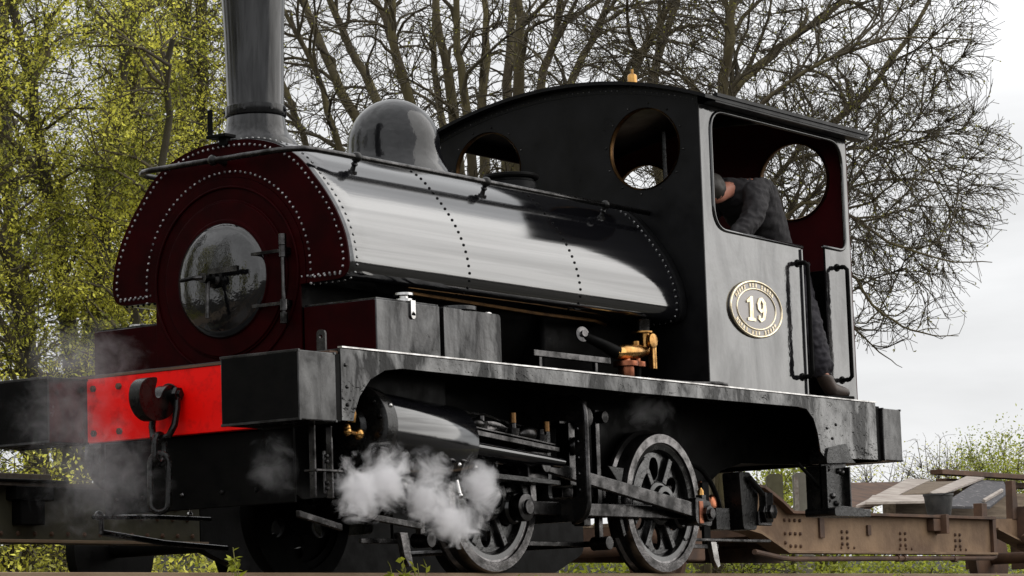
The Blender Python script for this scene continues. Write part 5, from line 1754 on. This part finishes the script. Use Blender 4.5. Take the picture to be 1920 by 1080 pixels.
# ---- leafy trees on the left
def leafy(seed, px, D, stems, lobes, nl, label, lm='leaf', size=0.043, name='leafy_tree', group='leafy trees along the line'):
    b0 = spot(px, D)
    S = survey(px, D, b0.z)
    k = D / FREE
    T = Tree(seed)
    for pts, r0, r1 in stems:
        T.stem([S(*p) for p in pts], r0, r1, 7, 4, 0.03)
    tot = sum(l[5] for l in lobes)
    for lev, n, rm, re, sg, ns, jt in ((2, 150, 0.035, 0.010, 5, 4, 0.15), (3, 750, 0.014, 0.006, 4, 3, 0.18), (4, 3000, 0.007, 0.0035, 3, 2, 0.2)):
        tg = []
        for (cx, cy, rx, ry, rd, w_) in lobes:
            tg += ell(T.rg, S(cx, cy), (rx * k, rd, ry * k), int(n * w_ / tot))
        T.grow(tg, lev, rm, re, sg, ns, jt, up=0.15)
    idx = [i for i, l in enumerate(T.lev) if l >= 3]
    cl = T.rg.sample(idx, max(10, len(idx) // 3))
    for i in range(nl):
        if T.rg.random() < 0.72:
            j, sg = T.rg.choice(cl), 0.06
        else:
            j, sg = T.rg.choice(idx), 0.11
        q = T.pos[j] + Vector((T.rg.gauss(0, 1), T.rg.gauss(0, 1), T.rg.gauss(0, 1))) * sg
        T.leaf(q, size * T.rg.choice((0.6, 0.85, 1.0, 1.3)), 0.5)
    return T.finish(name, label, b0, YAW, 'bark_dark', 'twig', lm, group)


LT = []
LT.append(leafy(21, 120, 31.0,
      [([(130, 1180, 0), (150, 700, 0), (110, 350, .2), (60, 80, .3), (30, -120, .4)], .12, .04),
       ([(140, 1180, .2), (190, 640, .5), (230, 300, .8), (255, 60, 1), (270, -150, 1)], .10, .04),
       ([(125, 1180, 0), (70, 700, -.5), (10, 420, -.9), (-60, 150, -1.2)], .10, .04),
       ([(130, 1180, 0), (240, 720, -.5), (300, 480, -.8), (330, 260, -.9), (350, 60, -1)], .07, .03)],
      [(110, 200, 300, 420, 1.9, 5), (60, 640, 240, 300, 1.7, 3), (230, 470, 130, 300, 1.4, 2)], 78000,
      'dense yellow-green spring tree behind the far front buffer'))
LT.append(leafy(22, 330, 34.0,
      [([(350, 1180, 0), (370, 700, 0), (365, 350, .2), (375, 90, .2), (360, -120, .3)], .13, .05),
       ([(355, 1180, 0), (395, 640, .6), (400, 320, .8), (408, 80, .8), (405, -130, .8)], .13, .05),
       ([(345, 1180, 0), (330, 700, -.6), (290, 400, -1), (270, 120, -1.2), (275, -120, -1.3)], .10, .04),
       ([(350, 1180, 0), (420, 620, .2), (470, 300, .3), (520, 100, .4), (560, -60, .5)], .09, .04)],
      [(330, 120, 150, 330, 1.7, 3), (300, 520, 150, 300, 1.5, 2.4), (430, 150, 120, 260, 1.3, 0.7)], 36000,
      'younger green tree with dark upright stems right beside the chimney'))
LT.append(leafy(23, -330, 30.0,
      [([(-330, 1180, 0), (-320, 600, 0), (-350, 200, .2), (-330, -100, .3)], .14, .05),
       ([(-320, 1180, 0), (-230, 640, .4), (-180, 250, .6), (-160, -60, .7)], .10, .04)],
      [(-330, 250, 300, 480, 2.0, 4), (-260, 700, 260, 260, 1.8, 2)], 16000,  # out of view, added to darken reflections in the locomotive's front
      'yellow-green tree added out of view ahead of the locomotive to darken reflections', size=0.065))
LT.append(leafy(24, 60, 45.0,
      [([(60, 1180, 0), (60, 600, 0), (20, 200, .2), (40, -150, .3)], .18, .06),
       ([(70, 1180, 0), (180, 640, .4), (260, 250, .6), (300, -160, .7)], .13, .05)],
      [(120, 150, 330, 420, 2.8, 4), (140, 620, 330, 330, 2.4, 3)], 11000,
      'darker green tree standing behind the dense yellow-green tree', lm='leaf_dark', size=0.085))


# ---- unseen copies of these trees to the left, added to darken the locomotive's front
def copy_tree(o_, loc, rz, sc, label):
    c = o_.copy()
    COL.objects.link(c)
    c.location = loc
    c.rotation_euler = (0, 0, rz)
    c.scale = (sc, sc, sc)
    c['label'] = label

    def kids(a, b_):
        for ch in list(a.children):
            d_ = ch.copy()
            COL.objects.link(d_)
            d_.parent = b_
            kids(ch, d_)
    kids(o_, c)
    return c


for (x, y, rz, sc, sr, lb) in ((1.0, 17.0, 1.0, 1.15, LT[0], 'first unseen tree added ahead of the locomotive to darken reflections'), (-5.5, 15.0, 2.2, 1.1, LT[2], 'second unseen tree added ahead of the locomotive to darken reflections'),
                               (-11.5, 14.0, 3.0, 1.2, LT[0], 'third unseen tree added ahead of the locomotive to darken reflections'), (-18.0, 12.0, 0.4, 1.2, LT[2], 'fourth unseen tree added ahead of the locomotive to darken reflections'),
                               (-25.0, 9.0, 4.0, 1.2, LT[0], 'fifth unseen tree added ahead of the locomotive to darken reflections'), (-31.0, 3.0, 5.0, 1.15, LT[2], 'last unseen tree added ahead of the locomotive to darken reflections'),
                               (-8.5, 20.0, 1.6, 1.4, LT[3], 'tall dark unseen tree added behind the others to darken reflections'), (-22.0, 17.0, 0.7, 1.4, LT[3], 'second tall dark unseen tree added to darken reflections')):
    copy_tree(sr, (x, y, ground_z(x, y) - 0.1), rz, sc, lb)


EV = leafy(25, 3800, 62.0, [([(3800, 1230, 0), (3800, 900, 0), (3800, 700, 0)], .2, .08)],  # unseen row, added so the glossy paint reflects a dark tree line
           [(3800, 980, 200, 170, 2.3, 3), (3800, 820, 150, 150, 1.7, 2)], 9000, 'unseen evergreen added at the middle of the row for dark reflections', lm='leaf_unseen_row', size=0.22,
           name='unseen_evergreen', group='unseen evergreens added for dark reflections')
for i in range(15):
    f_ = i / 14
    x, y = 34 + 44 * f_ + rng.uniform(-1, 1), -54 + 38 * f_ + rng.uniform(-1.5, 1.5)
    copy_tree(EV, (x, y, ground_z(x, y) - 0.1), rng.uniform(0, 6), rng.uniform(0.85, 1.15),
              'unseen evergreen number %s of the row added for dark reflections' % ('one two three four five six seven eight nine ten eleven twelve thirteen fourteen fifteen'.split()[i]))


EV.location = (31.0, -57.0, ground_z(31, -57) - 0.1)
EV['label'] = 'unseen evergreen added at the near end of the row for dark reflections'


# ---- bushes
def bush(seed, loc, r_, h, nl, label, lm, size, group='bushes behind the siding', stems=7):
    rg_ = random.Random(seed)
    T = Tree(seed)
    for i in range(stems):
        a = rg_.uniform(0, 2 * PI)
        d = rg_.uniform(0.2, 0.9)
        T.stem([(0, 0, 0), (math.cos(a) * r_ * d * 0.4, math.sin(a) * r_ * d * 0.4, h * 0.45), (math.cos(a) * r_ * d * 0.8, math.sin(a) * r_ * d * 0.8, h * rg_.uniform(0.75, 0.98))], 0.022, 0.008, 5, 3, 0.02)
    T.grow(ell(rg_, (0, 0, h * 0.58), (r_, r_, h * 0.45), 160 if h < 4 else 420), 2, 0.010, 0.004, 3, 3, 0.2)
    idx = [i for i, l in enumerate(T.lev) if l >= 2]
    for i in range(nl):
        q = T.pos[rg_.choice(idx)] + Vector((rg_.gauss(0, 1), rg_.gauss(0, 1), rg_.gauss(0, 1))) * r_ * 0.13
        T.leaf(q, size, 0.3)
    z = ground_z(loc[0], loc[1]) - 0.05
    return T.finish('bush', label, (loc[0], loc[1], z), rg_.uniform(0, 6), 'bark', 'twig', lm, group, 'bush')


for i, (px, D_, r_, h, nl, lb, lm, sz) in enumerate((
        (1448, 41.5, 0.75, 1.75, 2600, 'bright yellow-green bush beside the mossy fence post', 'leaf_bright', 0.06),
        (1492, 43.0, 0.85, 1.95, 2800, 'yellow-green bush behind the two fence posts', 'leaf_bright', 0.06),
        (1545, 41.0, 0.70, 1.45, 2200, 'yellow-green bush beside the pale fence post', 'leaf_bright', 0.06),
        (1400, 36.0, 0.8, 0.9, 1500, 'low bright bush seen under the wagon girder', 'leaf_bright', 0.06),
        (1700, 37.0, 0.8, 0.75, 1300, 'low leafy bush under the wagon below the bucket', 'leaf_bright', 0.06),
        (20, 27.0, 1.4, 1.5, 2600, 'olive green bush behind the loose timber of the mossy wagon', 'leaf', 0.05),
        (190, 28.0, 1.4, 1.6, 2400, 'green bush behind the front of the locomotive', 'leaf', 0.05),
        (-130, 27.0, 1.5, 1.7, 2400, 'green bush at the far end of the mossy wagon', 'leaf', 0.05),
        (1905, 78.0, 2.0, 4.3, 9000, 'fresh green bush on the skyline behind the steel beam', 'leaf_bright', 0.085),
        (1835, 84.0, 2.1, 4.1, 3600, 'thin olive bush on the skyline next to the fresh green one', 'leaf', 0.075),
        (1768, 80.0, 1.5, 4.3, 700, 'bare twiggy bush on the skyline above the rusty sheet', 'bud', 0.06),
        (1875, 96.0, 3.0, 4.6, 5000, 'farthest green bush on the skyline beyond the steel beam', 'leaf', 0.09),
        (1640, 82.0, 2.0, 4.1, 1500, 'pale far bush seen beneath the rear buffer', 'leaf', 0.075))):
    q_ = spot(px, D_)
    bush(100 + i, (q_.x, q_.y), r_, h, nl, lb, lm, sz)


# ---- low growth along the bank behind the siding
def undergrowth(name, label, cat, x0, x1, y0, y1, n, h, size, lm, seed):
    rg_ = random.Random(seed)
    T = Tree(seed)
    for i in range(n):
        x, y = rg_.uniform(x0, x1), rg_.uniform(y0, y1)
        hh = h * (0.5 + 0.9 * max(0, noise.noise(Vector((x * 0.7, y * 0.7, seed))) + 0.35))
        T.leaf(Vector((x, y, ground_z(x, y) + rg_.uniform(0.0, 1) ** 0.8 * hh)), size, -0.3)
    o_ = obj(name, T.leaves, lm, None, smooth=0)
    return tag(o_, label, cat, kind='stuff')


undergrowth('undergrowth', 'low bright weeds covering the bank behind the siding', 'undergrowth', 12, 34, 6.3, 11, 15000, 0.75, 0.075, 'leaf_bright', 51)
undergrowth('brambles', 'low olive brambles on the bank behind the mossy wagon', 'brambles', -6, 12, 6.3, 11, 13000, 0.7, 0.07, 'leaf', 52)
gm = MB()
rg_ = random.Random(77)
for i in range(9000):
    x, y = rg_.uniform(-12, 24), rg_.choice((rg_.uniform(-2.9, -1.75), rg_.uniform(1.55, 2.1), rg_.uniform(-6.4, -2.2)))
    z = ground_z(x, y) - 0.02
    if abs(y) < 1.9:
        z = -0.34
    h = rg_.uniform(0.05, 0.17)
    a = rg_.uniform(0, 6.28)
    dx, dy = math.cos(a), math.sin(a)
    lx, ly = rg_.gauss(0, .05), rg_.gauss(0, .05)
    gm.add([(x - dx * .004, y - dy * .004, z), (x + dx * .004, y + dy * .004, z), (x + lx, y + ly, z + h)], [(0, 1, 2)])
tag(obj('grass', gm, 'grass', None, smooth=0), 'thin rough grass along the edge of the ballast', 'grass', kind='stuff')


# ---- single weeds by the near rail
def weed(seed, x, y, h, nl, label, size=0.05):
    rg_ = random.Random(seed)
    z0 = -0.20
    t = thing('weed', label, 'weed', (x, y, z0), 0, 'weeds growing by the near rail')
    st, lf = MB(), MB()
    T = Tree(seed)
    ns = 3 if nl > 14 else 2
    for s in range(ns):
        dx, dy = rg_.gauss(0, .035), rg_.gauss(0, .03)
        hh = h * rg_.uniform(0.75, 1.0)
        st.tube([(dx * .3, dy * .3, 0), (dx, dy, hh * .55), (dx * 1.5, dy * 1.5, hh)], [.005, .004, .002], 5)
        for i in range(nl // ns):
            u = rg_.uniform(0.45, 1.0)
            T.leaf(Vector((dx * (0.3 + 1.2 * u), dy * (.3 + 1.2 * u), hh * u)), size, 0.1)
    obj('stem', st, 'grass', t, smooth=180, local=True)
    obj('leaf_cluster', T.leaves, 'leaf_bright', t, smooth=0, local=True, kind='stuff')
    return t


weed(61, -0.57, -0.98, 0.34, 36, 'tall leafy weed below the near front buffer', 0.05)
weed(62, 0.80, -0.98, 0.27, 34, 'bushy green weed between the pale guard iron and the rail', 0.055)
weed(63, 0.98, -1.02, 0.25, 16, 'small weed beside the pale guard iron at the front', 0.05)
weed(64, 2.05, -1.0, 0.22, 8, 'tiny weed between the two near driving wheels', 0.045)
weed(65, 6.9, -1.0, 0.24, 12, 'small weed on the ballast past the rear of the locomotive', 0.045)
weed(66, 8.3, -1.05, 0.23, 10, 'small bright weed by the rail farthest past the rear buffer', 0.045)
